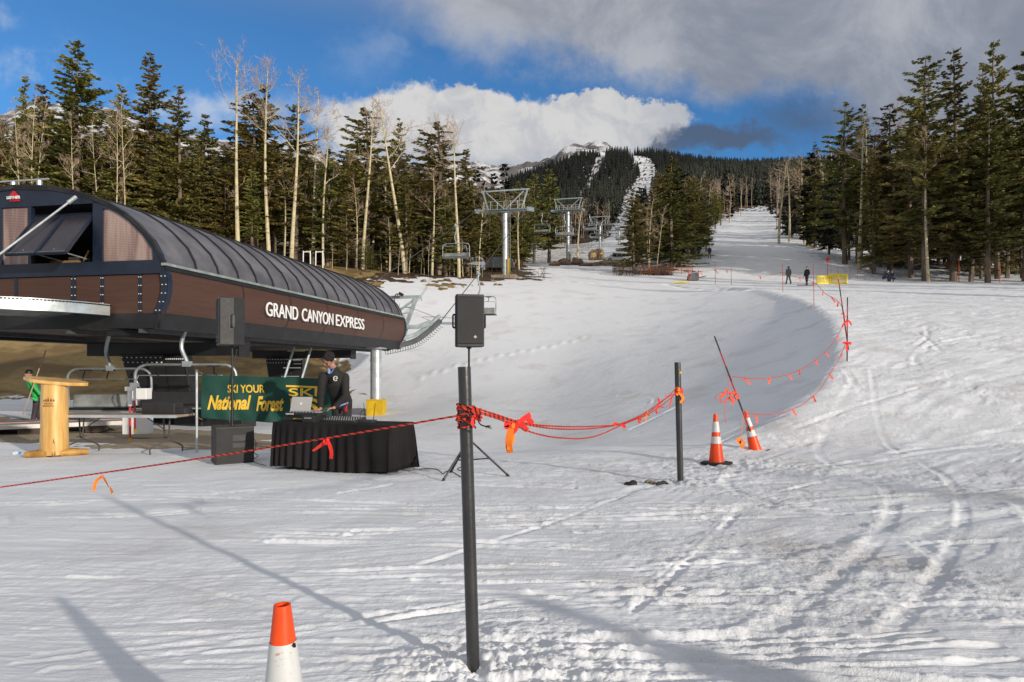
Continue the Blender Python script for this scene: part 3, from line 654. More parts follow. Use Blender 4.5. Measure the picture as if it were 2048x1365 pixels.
grove(40, 1690, 2110, 80, 100, 10, 120, .2, 'deeper in the wood right of the ski run', 'deep in the right wood', RT)
grove(18, 1545, 1700, 118, 150, -10, 50, .5, 'at the back corner of the wood right of the run', 'back corner of the right wood', RT)
grove(12, 1380, 1400, 96, 125, 9, 13, .3, 'along the left edge of the ski run', 'trees along the left edge of the run')
grove(10, 1400, 1520, 150, 260, 9, 14, .3, 'along the left edge of the ski run', 'trees along the left edge of the run')
grove(10, 1255, 1395, 96, 125, 8, 14, .35, 'behind the big full conifer by the run', 'trees behind the big conifer by the run')
# unseen trees added right of the picture to band the snow with shadow
for (x, y, h, v_) in ((21.3, -20.6, 8.0, 4), (37.5, -24.0, 12, 4), (44, 27, 18, 4), (48, 36, 21, 3), (52, 42, 22, 1), (50, 49, 20, 4), (60, 52, 22, 3), (66, 60, 20, 1), (58, 58, 18, 3), (70, 48, 22, 1)):
    k = h/18; o = copy_fast(con[v_]); o.location = (x, y, (G(x, y) if y > 9 else -.1)); o.scale = (k*.75, k*.75, k) if y > 0 else (k*1.0, k*1.0, k); o.rotation_euler = (0, 0, rt.uniform(0, 6)); o['label'] = 'unseen evergreen added beyond the right edge to cast shadow on the snow'; o['group'] = 'added shadow-casting evergreens'
# far forest: one mass
def far_forest():
    rs = np.random.RandomState(9); VV = []; QQ = []; TT = []; off = 0
    def scatter(n, Y0, Y1, px0, px1):
        Y = (rs.rand(n)*(Y1**1.3-Y0**1.3)+Y0**1.3)**(1/1.3); px = rs.uniform(px0, px1, n)
        ok = ~inrun(px, Y) & ~((px > 1400) & (px < 1545) & (Y < 150)) & ~((px > 930) & (px < 1010) & (Y > 500)); ok &= ~((px > 1060) & (px < 1262) & (Y < 235)); return px[ok], Y[ok]
    lod = []
    for s_ in range(3):
        r2 = np.random.RandomState(50+s_); lod.append(crown(r2, 14, 1.5, [2.0, 1.6, 2.3][s_], 17, 1.6, power=.75, gap=.1, leaf=2.1))
    px, Y = scatter(750, 96, 330, -150, 2300); x = (px-CX)/F*Y; z = ground(x, Y)
    for i in range(len(px)):
        k = rs.uniform(.7, 1.25); w = k*rs.uniform(.85, 1.2); a = rs.uniform(0, 6.28); V = lod[i % 3]; c, s_ = math.cos(a), math.sin(a)
        VV.append(np.stack([(V[:, 0]*c-V[:, 1]*s_)*w+x[i], (V[:, 0]*s_+V[:, 1]*c)*w+Y[i], V[:, 2]*k+z[i]], -1))
    V1 = np.concatenate(VV); me = np_mesh('forest', V1, [quads(V1)], [fol2]); o = bpy.data.objects.new('forest', me); C.objects.link(o)
    tag(o, 'dark conifer forest covering the slopes beside the ski runs', 'forest', kind='stuff')
    # thin pale stems among it
    mb = MB(); px, Y = scatter(420, 120, 300, 1080, 1700); x = (px-CX)/F*Y; z = ground(x, Y)
    for i in range(len(px)):
        h = rs.uniform(9, 15); mb.tube([(x[i], Y[i], z[i]-.5), (x[i]+rs.uniform(-.5, .5), Y[i], z[i]+h*.5), (x[i]+rs.uniform(-.8, .8), Y[i], z[i]+h)], [.14, .10, .03], 4, cap=False)
        for q in range(16):
            t = rs.uniform(.55, 1); zz = z[i]+h*t; a = rs.uniform(0, 6.28); L = rs.uniform(.6, 1.6)
            mb.tube([(x[i], Y[i], zz), (x[i]+math.cos(a)*L, Y[i]+math.sin(a)*L, zz+L*.9)], [.035, .015], 3, cap=False)
    o = mb.build('aspen_wood', twig); tag(o, 'thin bare aspens scattered through the forest slopes', 'forest', kind='stuff')
    # spiky small trees further away
    tiers = []
    for t in range(5):
        zb = 1+t*2.6; rr = 2.0*(1-t/5.4)
        for k in range(6): a = k*1.047+t*.5; tiers.append([(0, 0, zb+3.6-(t == 4)*.2), (math.cos(a)*rr, math.sin(a)*rr, zb), (math.cos(a+.75)*rr*.8, math.sin(a+.75)*rr*.8, zb+.5)])
    T = np.array(tiers).reshape(-1, 3)
    for nm, n_, Y0, Y1, lab in (('hillside_forest', 8000, 300, 800, 'dark conifer forest on the middle hillside around the runs'), ('mountain_forest', 21000, 780, 1640, 'dark conifer forest on the high ridge below the snowy summit')):
        px, Y = scatter(n_, Y0, Y1, -200, 2300); x = (px-CX)/F*Y; z = ground(x, Y); n = len(px)
        k = rs.uniform(.45, 1.35, n)*(1+.15*(Y > 900)); w = k*rs.uniform(.9, 1.4, n)*1.2; a = rs.uniform(0, 6.28, n); c, s_ = np.cos(a), np.sin(a)
        V = np.empty((n, len(T), 3)); V[..., 0] = (T[None, :, 0]*c[:, None]-T[None, :, 1]*s_[:, None])*w[:, None]+x[:, None]
        V[..., 1] = (T[None, :, 0]*s_[:, None]+T[None, :, 1]*c[:, None])*w[:, None]+Y[:, None]; V[..., 2] = T[None, :, 2]*k[:, None]+z[:, None]-1
        V = V.reshape(-1, 3); me = np_mesh(nm, V, [np.arange(len(V)).reshape(-1, 3)], [fol2]); o = bpy.data.objects.new(nm, me); C.objects.link(o)
        tag(o, lab, 'forest', kind='stuff')
fol2 = foliage_mat('shaded_far_needles', (.012, .017, .013), (.022, .026, .016), (.036, .034, .020))  # needle colours darkened to carry cloud shadow on the far slopes
far_forest()
# ---------------------------------------------------------------- lift terminal
brown = mat('brown_cladding', (.078, .038, .026), .48, var=.07, vs=1.0, bump=.12, bs=3., stretch=(1, 1, 22), spec=.35)
navy = mat('navy_steel', (.010, .018, .038), .42, var=.15, vs=2)
blk = mat('black_steel', (.012, .012, .014), .5, var=.2, vs=2)
roofm = mat('grey_roof_sheet', (.17, .165, .185), .44, .35, var=.2, vs=.9)
seamm = mat('dark_roof_seam', (.03, .03, .034), .4, .3)
galv = mat('galvanised_steel', (.60, .64, .65), .36, .55, var=.16, vs=2.6, col2=(.42, .46, .48))
galp = mat('weathered_galvanised_steel', (.44, .50, .52), .5, .4, vs=3, col2=(.28, .34, .36))
trim = mat('pale_gutter', (.36, .42, .39), .4, .4)
soff = mat('plywood_soffit', (.20, .12, .06), .6, col2=(.06, .045, .035), vs=.5)
yel = mat('yellow_pad', (.62, .40, .005), .55, var=.08)
white = mat('white_paint', (.75, .75, .75), .5, var=.03)
red = mat('red_paint', (.55, .015, .02), .45)
def polycarb():
    m = bpy.data.materials.new('polycarbonate'); m.use_nodes = True; n = NT(m.node_tree); b = n.n['Principled BSDF']
    tc = n.new('ShaderNodeTexCoord').outputs['Object']
    wv = n.new('ShaderNodeTexWave', wave_type='BANDS', bands_direction='Z'); n.l.new(tc, wv.inputs[0]); wv.inputs['Scale'].default_value = 7.; wv.inputs['Distortion'].default_value = .6
    a = n.mix(n.ss(n.noise(n.vm('MULTIPLY', tc, (3.5, 3.5, .35)), 1.2, 4), .35, .65), (.17, .10, .09, 1), (.42, .30, .26, 1))
    n.l.new(n.mix(n.m('MULTIPLY', wv.outputs['Fac'], .35), a, (.50, .40, .36, 1)), b.inputs['Base Color']); b.inputs['Roughness'].default_value = .28; b.inputs['Metallic'].default_value = .25
    bp = n.new('ShaderNodeBump'); bp.inputs['Strength'].default_value = .35; bp.inputs['Distance'].default_value = .01; n.l.new(wv.outputs['Fac'], bp.inputs['Height']); n.l.new(bp.outputs[0], b.inputs['Normal'])
    return m
pc = polycarb(); dglass = mat('smoked_panel', (.035, .032, .045), .22, .1, var=.1, spec=.6)
SL = .19; dn = Vector((SL, 1, 0)).normalized(); nn_ = Vector((-dn.y, dn.x, 0)); O0 = Vector((-9.22, 18, 0)); LEN = 18.4; WD = 9.2
def T(w_, s_, z_): return O0+nn_*w_+dn*s_+Vector((0, 0, z_))
half = [(0, 4.36), (.06, 4.60), (.27, 4.98), (.72, 5.43), (1.1, 5.73), (1.6, 6.02), (2.1, 6.22), (2.75, 6.42), (3.5, 6.56), (4.6, 6.63)]
arch = half+[(WD-a, b) for a, b in reversed(half[:-1])]
term = thing('lift_terminal', 'long chairlift terminal with curved grey roof, brown sides and white lettering', 'lift station')
t_ = MB(); t_.strip([T(a, -.04, b) for a, b in arch], [T(a, LEN, b) for a, b in arch], (0, 0, -.08)); t_.build('roof', roofm, term, smooth=True)
sm = MB()
for i in range(1, 18):
    s0 = .35+i*1.035
    if s0 > LEN-.1: break
    up = [(a+(.0 if a > .3 else -.02), b+.05) for a, b in arch[0:]]
    sm.strip([T(a, s0-.035, b) for a, b in up], [T(a, s0+.035, b) for a, b in up], (0, 0, -.07))
for s0 in (.02, LEN-.05): sm.strip([T(a, s0-.06, b+.03) for a, b in arch], [T(a, s0+.06, b+.03) for a, b in arch], (0, 0, -.13))
sm.build('roof_seam', seamm, term)
wp = [(0, 4.32), (-.10, 4.08), (-.14, 3.85), (-.13, 3.6), (-.06, 3.35), (.08, 3.06)]
wpp = [(a, b) for a, b in wp]
for nm, sg in (('side_wall', 0), ('side_wall', 1)):
    f_ = (lambda a: a) if sg == 0 else (lambda a: WD-a)
    q = MB(); q.strip([T(f_(a), .12, b) for a, b in wp], [T(f_(a), LEN, b) for a, b in wp], nn_*(.06 if sg == 0 else -.06)); o = q.build(nm, brown, term, smooth=True)
    q = MB()
    for s0 in (3.54, 6.47, 9.4, 12.36, 15.35): q.strip([T(f_(a-.012), s0-.02, b) for a, b in wp], [T(f_(a-.012), s0+.02, b) for a, b in wp])
    q.build('panel_joint', blk, term)
    q = MB(); q.strip([T(f_(.09), 0, 3.07), T(f_(.17), 0, 2.62)], [T(f_(.09), LEN, 3.07), T(f_(.17), LEN, 2.62)], nn_*(.08 if sg == 0 else -.08)); q.build('skirt', blk, term)
    q = MB(); a0 = -.07 if sg == 0 else WD+.07; q.beam(T(a0, -.05, 4.33), T(a0, LEN, 4.33), .14, .07); q.build('gutter', trim, term)
    q = MB(); a0 = -.02 if sg == 0 else WD+.02; q.beam(T(a0, 0, 4.235), T(a0, LEN, 4.235), .16, .10); q.build('gutter_board', blk, term)
# gable towards the camera, and the plain far one
def gable(s0, out, front):
    off = dn*(.12 if front else -.12); S = s0
    q = MB()
    inner = [(.28, 4.46), (.31, 4.75), (.60, 5.13), (1.0, 5.5), (1.38, 5.75), (1.62, 5.86), (1.82, 5.88)]
    outer = [(-.02, 4.36), (.05, 4.62), (.27, 4.99), (.72, 5.44), (1.1, 5.74), (1.6, 6.03), (1.82, 6.11)]
    for mir in (0, 1):
        g = (lambda a: a) if not mir else (lambda a: WD-a)
        q.strip([T(g(a), S, b) for a, b in outer], [T(g(a), S, b) for a, b in inner], off)
        q.box(T(g(1.97), S+.06*(1 if front else -1), 5.29), (.30, .12, 1.66), rz=math.atan2(nn_.y, nn_.x))
        q.box(T(g(4.12), S+.06*(1 if front else -1), 5.25), (.10, .12, 1.60), rz=math.atan2(nn_.y, nn_.x))
    topa = [(1.82, 6.11)]+[(a, b) for a, b in arch if 1.9 < a < WD-1.9]+[(WD-1.82, 6.11)]
    q.strip([T(a, S, b) for a, b in topa], [T(a, S, 6.04 if 2.0 < a < WD-2 else 6.02) for a, b in topa], off)
    q.box(T(WD/2, S+.058*(1 if front else -1), 4.28), (WD+.06, .124, .36), rz=math.atan2(nn_.y, nn_.x))
    q.build('gable_frame', navy, term)
    for mir in (0, 1):
        g = (lambda a: a) if not mir else (lambda a: WD-a)
        fan = inner+[(1.82, 4.46)]; q = MB(); q.prism([T(g(a), S+.05*(1 if front else -1), b) for a, b in fan], dn*.03); q.build('fanlight', pc, term)
    q = MB(); q.box(T(4.6, S+.07*(1 if front else -1), 5.25), (.86, .03, 1.56), rz=math.atan2(nn_.y, nn_.x)); q.build('window_panel', pc, term)
    q = MB(); q.box(T(WD/2, S+.09, 3.56), (WD-.1, .06, 1.06), rz=math.atan2(nn_.y, nn_.x)); q.build('end_wall', brown, term)
    q = MB()
    for a in (.70, 1.86, 2.75, 4.6, 6.4, 7.4, 8.5):
        wd_ = .12 if a == 2.75 else .07
        q = MB(); q.box(T(a, S+.045, 3.56), (wd_, .03, 1.06), rz=math.atan2(nn_.y, nn_.x)); q.build('panel_strip', navy, term)
    q = MB(); q.strip([T(a-.02, S-.01, b) for a, b in wp], [T(a+.17, S-.01, b) for a, b in wp], dn*.05); q.strip([T(a-.03, S-.01, b) for a, b in wp], [T(a-.03, S+.18, b) for a, b in wp]); q.build('corner_strip', navy, term)
    q = MB()
    for a in (2.70, 2.80, .67, .73, 1.83, 1.89, .02, .13):
        for z in np.linspace(3.12, 4.02, 5):
            sh = np.interp(z, [3.06, 3.35, 3.6, 3.85, 4.08, 4.32], [.08, -.06, -.13, -.14, -.1, 0]) if a < .3 else 0
            q.box(T(a+sh, S-.02 if a < .3 else S+.028, z), (.022, .02, .022), rz=math.atan2(nn_.y, nn_.x))
    q.build('screw', white, term)
    q = MB(); q.box(T(WD/2, S+.10, 2.86), (WD-.25, .10, .40), rz=math.atan2(nn_.y, nn_.x)); q.build('end_skirt', blk, term)
gable(0., -1, True); gable(LEN-.0, 1, False)
# open awning windows
for k, (a0, a1) in enumerate(((2.20, 3.10), (3.14, 4.04))):
    fr = MB(); gl = MB(); h0 = Vector((0, 0, 5.78)); ang = R(38)
    def W(a, l): return T(a, -.0-math.sin(ang)*l+.16, 5.80-math.cos(ang)*l)
    nrm = (dn*-math.cos(ang)+Vector((0, 0, -math.sin(ang)))).normalized()*-.03
    fr.beam(W(a0, 0), W(a0, 1.55), .05, .07, up=nrm); fr.beam(W(a1, 0), W(a1, 1.55), .05, .07, up=nrm); fr.beam(W(a0, 1.55), W(a1, 1.55), .06, .07, up=nrm); fr.beam(W(a0, .0), W(a1, .0), .06, .07, up=nrm)
    awn = fr.build('awning_window', navy, term)
    gl.prism([W(a0+.02, .02), W(a1-.02, .02), W(a1-.02, 1.53), W(a0+.02, 1.53)], nrm); gl.build('pane', dglass, awn)
    q = MB(); q.beam(W(a1, .75)-nrm*1.3, W(a1, 1.5)-nrm*1.3, .02, .04); q.beam(W(a0, 1.50), W(a1, 1.50), .03, .02, up=nrm); q.build('edge_trim', trim, awn)
    q = MB(); q.tube([W((a0+a1)/2, 1.4), T((a0+a1)/2, .5, 4.6)], .018, 6, mi=0); q.build('stay', galv, awn)
# dark machinery and floor inside
q = MB(); q.box(T(WD/2, LEN/2, 4.15), (LEN-.5, WD-.6, .08), rz=math.atan2(dn.y, dn.x)); q.box(T(2.3, .9, 4.42), (.5, .5, .45), rz=.3); q.box(T(3.4, 1.2, 4.5), (.6, .8, .5), rz=.1)
q.build('machinery_deck', mat('dark_machinery', (.03, .028, .026), .6), term)
q = MB(); q.box(T(3.6, .7, 4.45), (.9, .25, .35), rz=math.atan2(nn_.y, nn_.x)); q.tube([T(2.9, .5, 4.5), T(2.6, .4, 4.85)], .03); q.build('drive_cover', mat('tan_drive', (.30, .17, .07), .5), term)
# underside
q = MB(); q.box(T(WD/2, LEN/2, 2.70), (LEN-.25, WD-.5, .06), rz=math.atan2(dn.y, dn.x)); q.build('soffit', soff, term)
for a in (.75, 3.0, 6.2, 8.4):
    q = MB(); q.beam(T(a, .1, 2.60), T(a, LEN-.1, 2.60), .10, .12); q.build('guide_rail', mat('dull_rail', (.10, .105, .11), .5, .3), term)
q = MB(); q.beam(T(1.6, .2, 2.56), T(1.6, LEN-.2, 2.56), .5, .14); q.beam(T(7.6, .2, 2.56), T(7.6, LEN-.2, 2.56), .5, .14); q.build('girder', blk, term)
for s0, a0, a1, z0, z1 in ((4.6, .55, 6.3, 2.02, 2.46), (15.2, 1.4, 6.6, 2.12, 2.50)):
    q = MB(); c = (T(a0, s0, (z0+z1)/2), T(a1, s0, (z0+z1)/2)); q.beam(*c, .55, z1-z0); q.box(T(a0-.03, s0, (z0+z1)/2), (.06, .62, z1-z0+.1), rz=math.atan2(nn_.y, nn_.x)); q.build('cross_beam', blk, term, bev=.02)
    for k in (0, 1):
        pass
def leg(x0, x1, xb0, xb1, Yl, zt, zb, dp=.7):
    q = MB(); A = [(x0, Yl, zt), (x1, Yl, zt), (xb1, Yl, zb), (xb0, Yl, zb)]; q.prism(A, (.0, dp, 0)); o = q.build('support_leg', blk, term, bev=.02)
    for r_ in (0, 1):
        q = MB()
        for k in range(9): q.lathe([(.022, 0), (.022, .03), (.0, .035)], 6, Matrix.Translation((x0+.08+k*(x1-x0-.16)/8+(.04 if r_ else 0), Yl-.001, zt-.10-.16*r_))@Matrix.Rotation(R(90), 4, 'X'))
        q.build('bolt_row', white, o)
    return o
leg(-12.75, -11.35, -12.0, -10.75, 22.2, 2.05, -.3); leg(-11.3, -10.6, -10.95, -10.3, 22.15, 2.0, -.3, .5)
leg(-12.0, -10.75, -11.5, -10.5, 33.2, 2.15, -1.0); leg(-10.7, -10.2, -10.5, -10.0, 33.15, 2.1, -1.0, .5)
q = MB(); q.box((-10.6, 22.9, .0), (3.6, 1.2, 1.25)); q.box((-10.2, 22.0, .05), (.9, 1.0, .75)); q.box((-12.2, 22.3, -.12), (.7, 1.3, .5)); q.build('footing', blk, term, bev=.03)
for k in range(6): 
    pass
q = MB(); q.box((-11.0, 33.5, -1.0), (2.4, 1.6, 1.1)); q.build('footing', blk, term, bev=.03)
pl = P(752, 700, 33.5); q = MB(); q.tube([(pl.x, 33.5, -1.1), (pl.x, 33.5, 2.66)], .27, 24); q.tube([(pl.x, 33.5, 1.98), (pl.x, 33.5, 2.04)], .30, 24); q.box((pl.x, 33.5, 2.60), (.9, .9, .05)); pc_ = q.build('pillar', galv, term, smooth=True)
q = MB(); q.box((pl.x+.03, 33.5, -.42), (.84, .84, 1.04)); q.box((pl.x+.03, 33.06, .09), (.78, .03, .06)); q.build('safety_pad', yel, term, bev=.04)
# leaning ladder
for sx in (0, .75):
    q = MB(); q.tube([(-9.95+sx-.25, 28.8, -.75), (-9.45+sx, 29.6, 2.55)], .055, 8); q.build('ladder_rail', galp, term)
q = MB()
for k in range(9):
    t = (k+.5)/9; q.tube([(-10.2+.5*t, 28.8+.8*t, -.75+3.3*t), (-9.45+.5*t, 28.8+.8*t, -.75+3.3*t)], .022, 6)
q.build('ladder_rung', galp, term)
# curved galvanised guard round the end, tie rod
arc = []
for k in range(0, 25):
    th = math.pi*k/24; arc.append((4.6-3.06*math.cos(th), -3.0*math.sin(th)-.05))
q = MB(); q.strip([T(a, s_, 3.30) for a, s_ in arc], [T(a, s_, 3.00) for a, s_ in arc]); q.strip([T(a, s_, 3.30) for a, s_ in arc], [T(4.6+(a-4.6)*.93, s_*.93, 3.30) for a, s_ in arc]); q.strip([T(a, s_, 3.00) for a, s_ in arc], [T(4.6+(a-4.6)*.93, s_*.93, 3.00) for a, s_ in arc])
gd = q.build('end_guard', galv, term, smooth=True); q.v = []; q.f = []; q.m = []
for k in range(0, 24):
    for j in range(5):
        a = arc[k][0]+(arc[k+1][0]-arc[k][0])*j/5; s_ = arc[k][1]+(arc[k+1][1]-arc[k][1])*j/5; q.box(T(4.6+(a-4.6)*1.004, s_*1.004-.004, 3.265), (.05, .05, .025), rz=math.atan2(dn.y, dn.x)+math.pi*k/24)
q.build('slot_row', blk, gd)
q = MB(); q.strip([T(4.6+(a-4.6)*.93, s_*.93, 3.24) for a, s_ in arc], [T(4.6+(a-4.6)*.3, s_*.3, 2.98) for a, s_ in arc]); q.build('guard_lining', galp, term, smooth=True)
A = T(2.55, -.10, 6.20); B = T(3.55, -2.75, 3.32); q = MB(); q.tube([A, B], .028, 8)
d = (B-A).normalized(); q.tube([A, A+d*.28], .055, 8)
for t0, t1 in ((.70, .74), (.80, .83)): q.tube([A.lerp(B, t0), A.lerp(B, t1)], .05, 8)
sdv = d.cross(Vector((0, 0, 1))).normalized()*.05
q.beam(A.lerp(B, .83)+sdv, A.lerp(B, .94)+sdv, .02, .03); q.beam(A.lerp(B, .83)-sdv, A.lerp(B, .94)-sdv, .02, .03); q.tube([A.lerp(B, .94), B], .04, 8)
q.build('tie_rod', galv, term)
q = MB()
for a in (3.9, 4.75): q.lathe([(.05, 0), (.07, .02), (.07, .14), (.02, .18)], 10, Matrix.Translation(T(a, .1, 6.62)))
q.tube([T(3.6, .1, 6.80), T(5.6, .1, 6.80)], .025, 6); q.build('roof_fitting', galv, term)
# lettering
def text(body, size, col, fontsize_x=1., ext=.01, bold=0., align='LEFT', shear=0., space=1.):
    cu = bpy.data.curves.new('t', 'FONT'); cu.body = body; cu.size = size; cu.extrude = ext; cu.offset = bold; cu.align_x = align; cu.align_y = 'CENTER'; cu.shear = shear; cu.space_character = space
    o = bpy.data.objects.new('t', cu); C.objects.link(o); bpy.context.view_layer.update()
    me = bpy.data.meshes.new_from_object(o.evaluated_get(bpy.context.evaluated_depsgraph_get())); bpy.data.objects.remove(o); bpy.data.curves.remove(cu)
    me.materials.clear(); me.materials.append(col); return me
def text_obj(name, me, width, height, M, parent, depth=.012):
    co = np.empty(len(me.vertices)*3, np.float32); me.vertices.foreach_get('co', co); co = co.reshape(-1, 3)
    lo, hi = co.min(0), co.max(0); sz = np.maximum(hi-lo, 1e-6)
    co = (co-lo)/sz*np.array([width, height, depth]); co -= np.array([0, 0, 0])
    co = np.array([list(M@Vector(c.tolist())) for c in co]); me.vertices.foreach_set('co', co.astype(np.float32).ravel()); me.update()
    o = bpy.data.objects.new(name, me); C.objects.link(o); o.parent = parent; return o
def frame(org, xd, zd):                               # text plane: x along xd, y along zd
    xd = Vector(xd).normalized(); zd = Vector(zd).normalized(); nd = xd.cross(zd); return Matrix.Translation(org)@Matrix((xd, zd, nd)).transposed().to_4x4()
wht = mat('white_letters', (.82, .82, .82), .45, var=.02)
for wd_, s0, s1 in (('GRAND', 4.72, 6.85), ('CANYON', 7.15, 9.72), ('EXPRESS', 9.98, 12.84)): text_obj('lettering', text(wd_, 1, wht, bold=.004), s1-s0, .47, frame(T(-.185, s0, 3.34), dn, (0, 0, 1)), term, .03)
# maker's sign on the gable: red peak over two short words
sg = MB(); Msg = frame(T(4.85, -.02, 6.19), -nn_, (0, 0, 1))
def SG(x, z, o=.0): return Msg@Vector((x, z, o))
sg.prism([SG(.10, .17), SG(.33, .17), SG(.215, .30)], Msg.to_3x3()@Vector((0, 0, .01)), 0); sg.prism([SG(.24, .15), SG(.42, .15), SG(.29, .28), SG(.245, .30)], Msg.to_3x3()@Vector((0, 0, .012)), 0)
sgo = sg.build('maker_sign', red, term)
text_obj('lettering', text('LEITNER', 1, wht, bold=.03), .44, .08, Msg@Matrix.Translation((.02, .075, .004)), sgo, .01)
text_obj('lettering', text('POMA', 1, red, bold=.03), .34, .065, Msg@Matrix.Translation((.12, -.005, .004)), sgo, .01)

# ---------------------------------------------------------------- chairlift chairs, towers, ropes
chairm = mat('chair_tube', (.42, .46, .47), .4, .7, var=.1); cush = mat('black_cushion', (.014, .014, .016), .6); slat = mat('chair_back_plate', (.36, .38, .37), .45, .5, var=.2, vs=2)
def make_chair(name='lift_chair'):
    root = thing(name, 'x', 'lift chair')              # origin at the grip; chair hangs down, rider faces -Y
    q = MB(); q.tube(curve_pts([(0, 0, 0), (.02, .02, -.35), (-.10, .05, -.75), (-.12, .05, -1.05), (.0, .02, -1.38), (.03, 0, -1.5)], 6), .055, 8); q.build('hanger', chairm, root, smooth=True)
    q = MB(); q.box((0, 0, .04), (.16, .5, .16)); q.box((0, .22, .12), (.10, .22, .12)); q.box((0, -.2, .1), (.08, .12, .18)); q.build('grip', galp, root, bev=.02)
    q = MB(); q.box((.03, 0, -1.5), (.22, .14, .16)); q.tube(curve_pts([(-1.22, .05, -2.75), (-1.24, .02, -2.1), (-1.22, 0, -1.72), (-1.05, 0, -1.55), (-.8, 0, -1.52), (0, 0, -1.52), (.8, 0, -1.52), (1.05, 0, -1.55), (1.22, 0, -1.72), (1.24, .02, -2.1), (1.22, .05, -2.75)], 4), .038, 8); q.build('frame', chairm, root, smooth=True)
    q = MB(); q.box((0, -.10, -2.74), (2.40, .50, .09)); o = q.build('seat', cush, root, bev=.03)
    q = MB(); q.box((0, .21, -2.50), (2.36, .07, .40), rot=Matrix.Rotation(R(-12), 3, 'X')); q.build('backrest', slat, root, bev=.03)
    q = MB(); q.tube([(-1.20, .1, -2.80), (1.20, .1, -2.80)], .03); q.tube([(-1.2, -.33, -2.78), (1.2, -.33, -2.78)], .025); q.build('seat_rail', chairm, root)
    for sx in (-.7, 0, .7):
        q = MB(); q.tube(curve_pts([(sx, -.05, -1.60), (sx+.08, -.3, -1.78), (sx+.2, -.5, -1.82)], 4), .02, 6); q.box((sx, -.02, -1.57), (.34, .09, .035)); q.build('bar_bracket', blk, root)
    q = MB(); q.tube([(-1.0, -.45, -1.83), (1.0, -.45, -1.83)], .016, 6); q.tube(curve_pts([(1.0, -.45, -1.83), (1.1, -.4, -2.1), (1.1, -.2, -2.45)], 4), .016, 6); q.tube(curve_pts([(-1.0, -.45, -1.83), (-1.1, -.4, -2.1), (-1.1, -.2, -2.45)], 4), .016, 6); q.build('restraint_bar', chairm, root, smooth=True)
    return root
ch0 = make_chair(); ch_used = False
ld = Vector((.21, 1, 0)).normalized(); YAW = -math.atan2(ld.x, ld.y)
RA = P(880, 645, 37); RB = P(1057, 411, 70); LA = RA+Vector((-5.0, 1., 1.5)); LB = P(959, 413, 70.5)
TW = [(1010, 560, 382, 70., 'first lift tower, nearest and largest, on the brow of the bowl'), (1136, 532, 398, 118., 'second lift tower, in front of the sunlit aspen'), (1200, 528, 434, 172., 'third lift tower beside the tan bales'), (1238, 522, 448, 226., 'fourth lift tower, half hidden by the dark drooping conifer')]
def lerp(a, b, t): return a+(b-a)*t
def towertop(i, s_):
    px, pb, pt, Y, _ = TW[i]; c = P(px, pt, Y); wd = [2.55, 2.5, 2.5, 2.5][i]; rt_ = Vector((ld.y, -ld.x, 0)); return c+rt_*wd*s_+Vector((0, 0, -1.55))
def make_tower(i):
    px, pb, pt, Y, lab = TW[i]; top = P(px, pt, Y); g = G(top.x, Y); root = thing('lift_tower', lab, 'lift tower', group='lift towers up the slope')
    root.location = (top.x, Y, g); H = top.z-g; k = 1.
    root.rotation_euler = (0, 0, YAW)
    q = MB(); h1 = H-2.35; q.tube([(0, 0, -.8), (0, 0, h1*.5), (0, 0, h1)], [.34, .32, .30], 20)
    for z in (.5, 1.0): q.tube([(0, 0, z), (0, 0, z+.05)], .37, 20)
    q.build('pole', galv, root, smooth=True)
    q = MB(); q.box((0, 0, h1+.10), (.8, .8, .06)); q.beam((-2.5, 0, h1+.22), (2.5, 0, h1+.30), .22, .22); q.build('crossarm', galp, root, bev=.02)
    q = MB(); zt = H
    q.beam((-2.45, 0, zt), (2.55, 0, zt+.05), .16, .14)
    for sx in (-1, 1): q.beam((sx*1.75, 0, h1+.4), (sx*2.35, 0, zt), .18, .14); q.beam((0, 0, h1+.4), (sx*1.95, 0, zt-.12), .10, .10)
    q.build('lifting_frame', galp, root)
    q = MB()
    for sx in (-1, 1): q.tube([(sx*2.1, -.5, h1+1.15), (sx*.1, -.5, h1+1.15)], .025, 6); q.tube([(sx*2.1, -.5, h1+.75), (sx*.1, -.5, h1+.75)], .02, 6)
    for x in np.linspace(-2.1, 2.1, 7): q.tube([(x, -.5, h1+.35), (x, -.5, h1+1.15)], .02, 6)
    q.box((0, -.35, h1+.33), (4.4, .5, .04)); q.build('catwalk', galp, root)
    for sx in (-1, 1):
        q = MB(); q.beam((sx*2.55, -1.5, h1+.45-.35), (sx*2.55, 1.5, h1+.45+.25), .12, .16); sh = q.build('sheave_assembly', galp, root)
        for y in np.linspace(-1.5, 1.5, 8):
            q2 = MB(); q2.lathe([(.10, -.05), (.24, -.05), (.19, 0), (.24, .05), (.10, .05)], 14, Matrix.Translation((sx*2.68, y, h1+.45+y*.2-.12))@Matrix.Rotation(R(90), 4, 'Y')); q2.build('sheave', galp, sh)
    q = MB(); q.box((.45, -.35, .95), (.18, .10, 1.9)); q.build('ladder_guard', yel, root)
    q = MB()
    for z in np.arange(.2, h1, .35): q.tube([(.28, -.36, z), (.62, -.36, z)], .015, 5)
    q.tube([(.28, -.36, .1), (.28, -.36, h1)], .02, 5); q.tube([(.62, -.36, .1), (.62, -.36, h1)], .02, 5); q.build('ladder', galp, root)
    if i == 0: q = MB(); q.box((0, .1, -.25), (2.6, 2.0, .9)); q.build('footing', mat('concrete', (.30, .25, .19), .9, bump=.4), root, bev=.05)
    return root
for i in range(4): make_tower(i)
rope = mat('steel_rope', (.06, .06, .06), .5, .4)
def sag(a, b, s_, n=24): return [lerp(a, b, k/n)-Vector((0, 0, s_*4*(k/n)*(1-k/n))) for k in range(n+1)]
ropes = {}
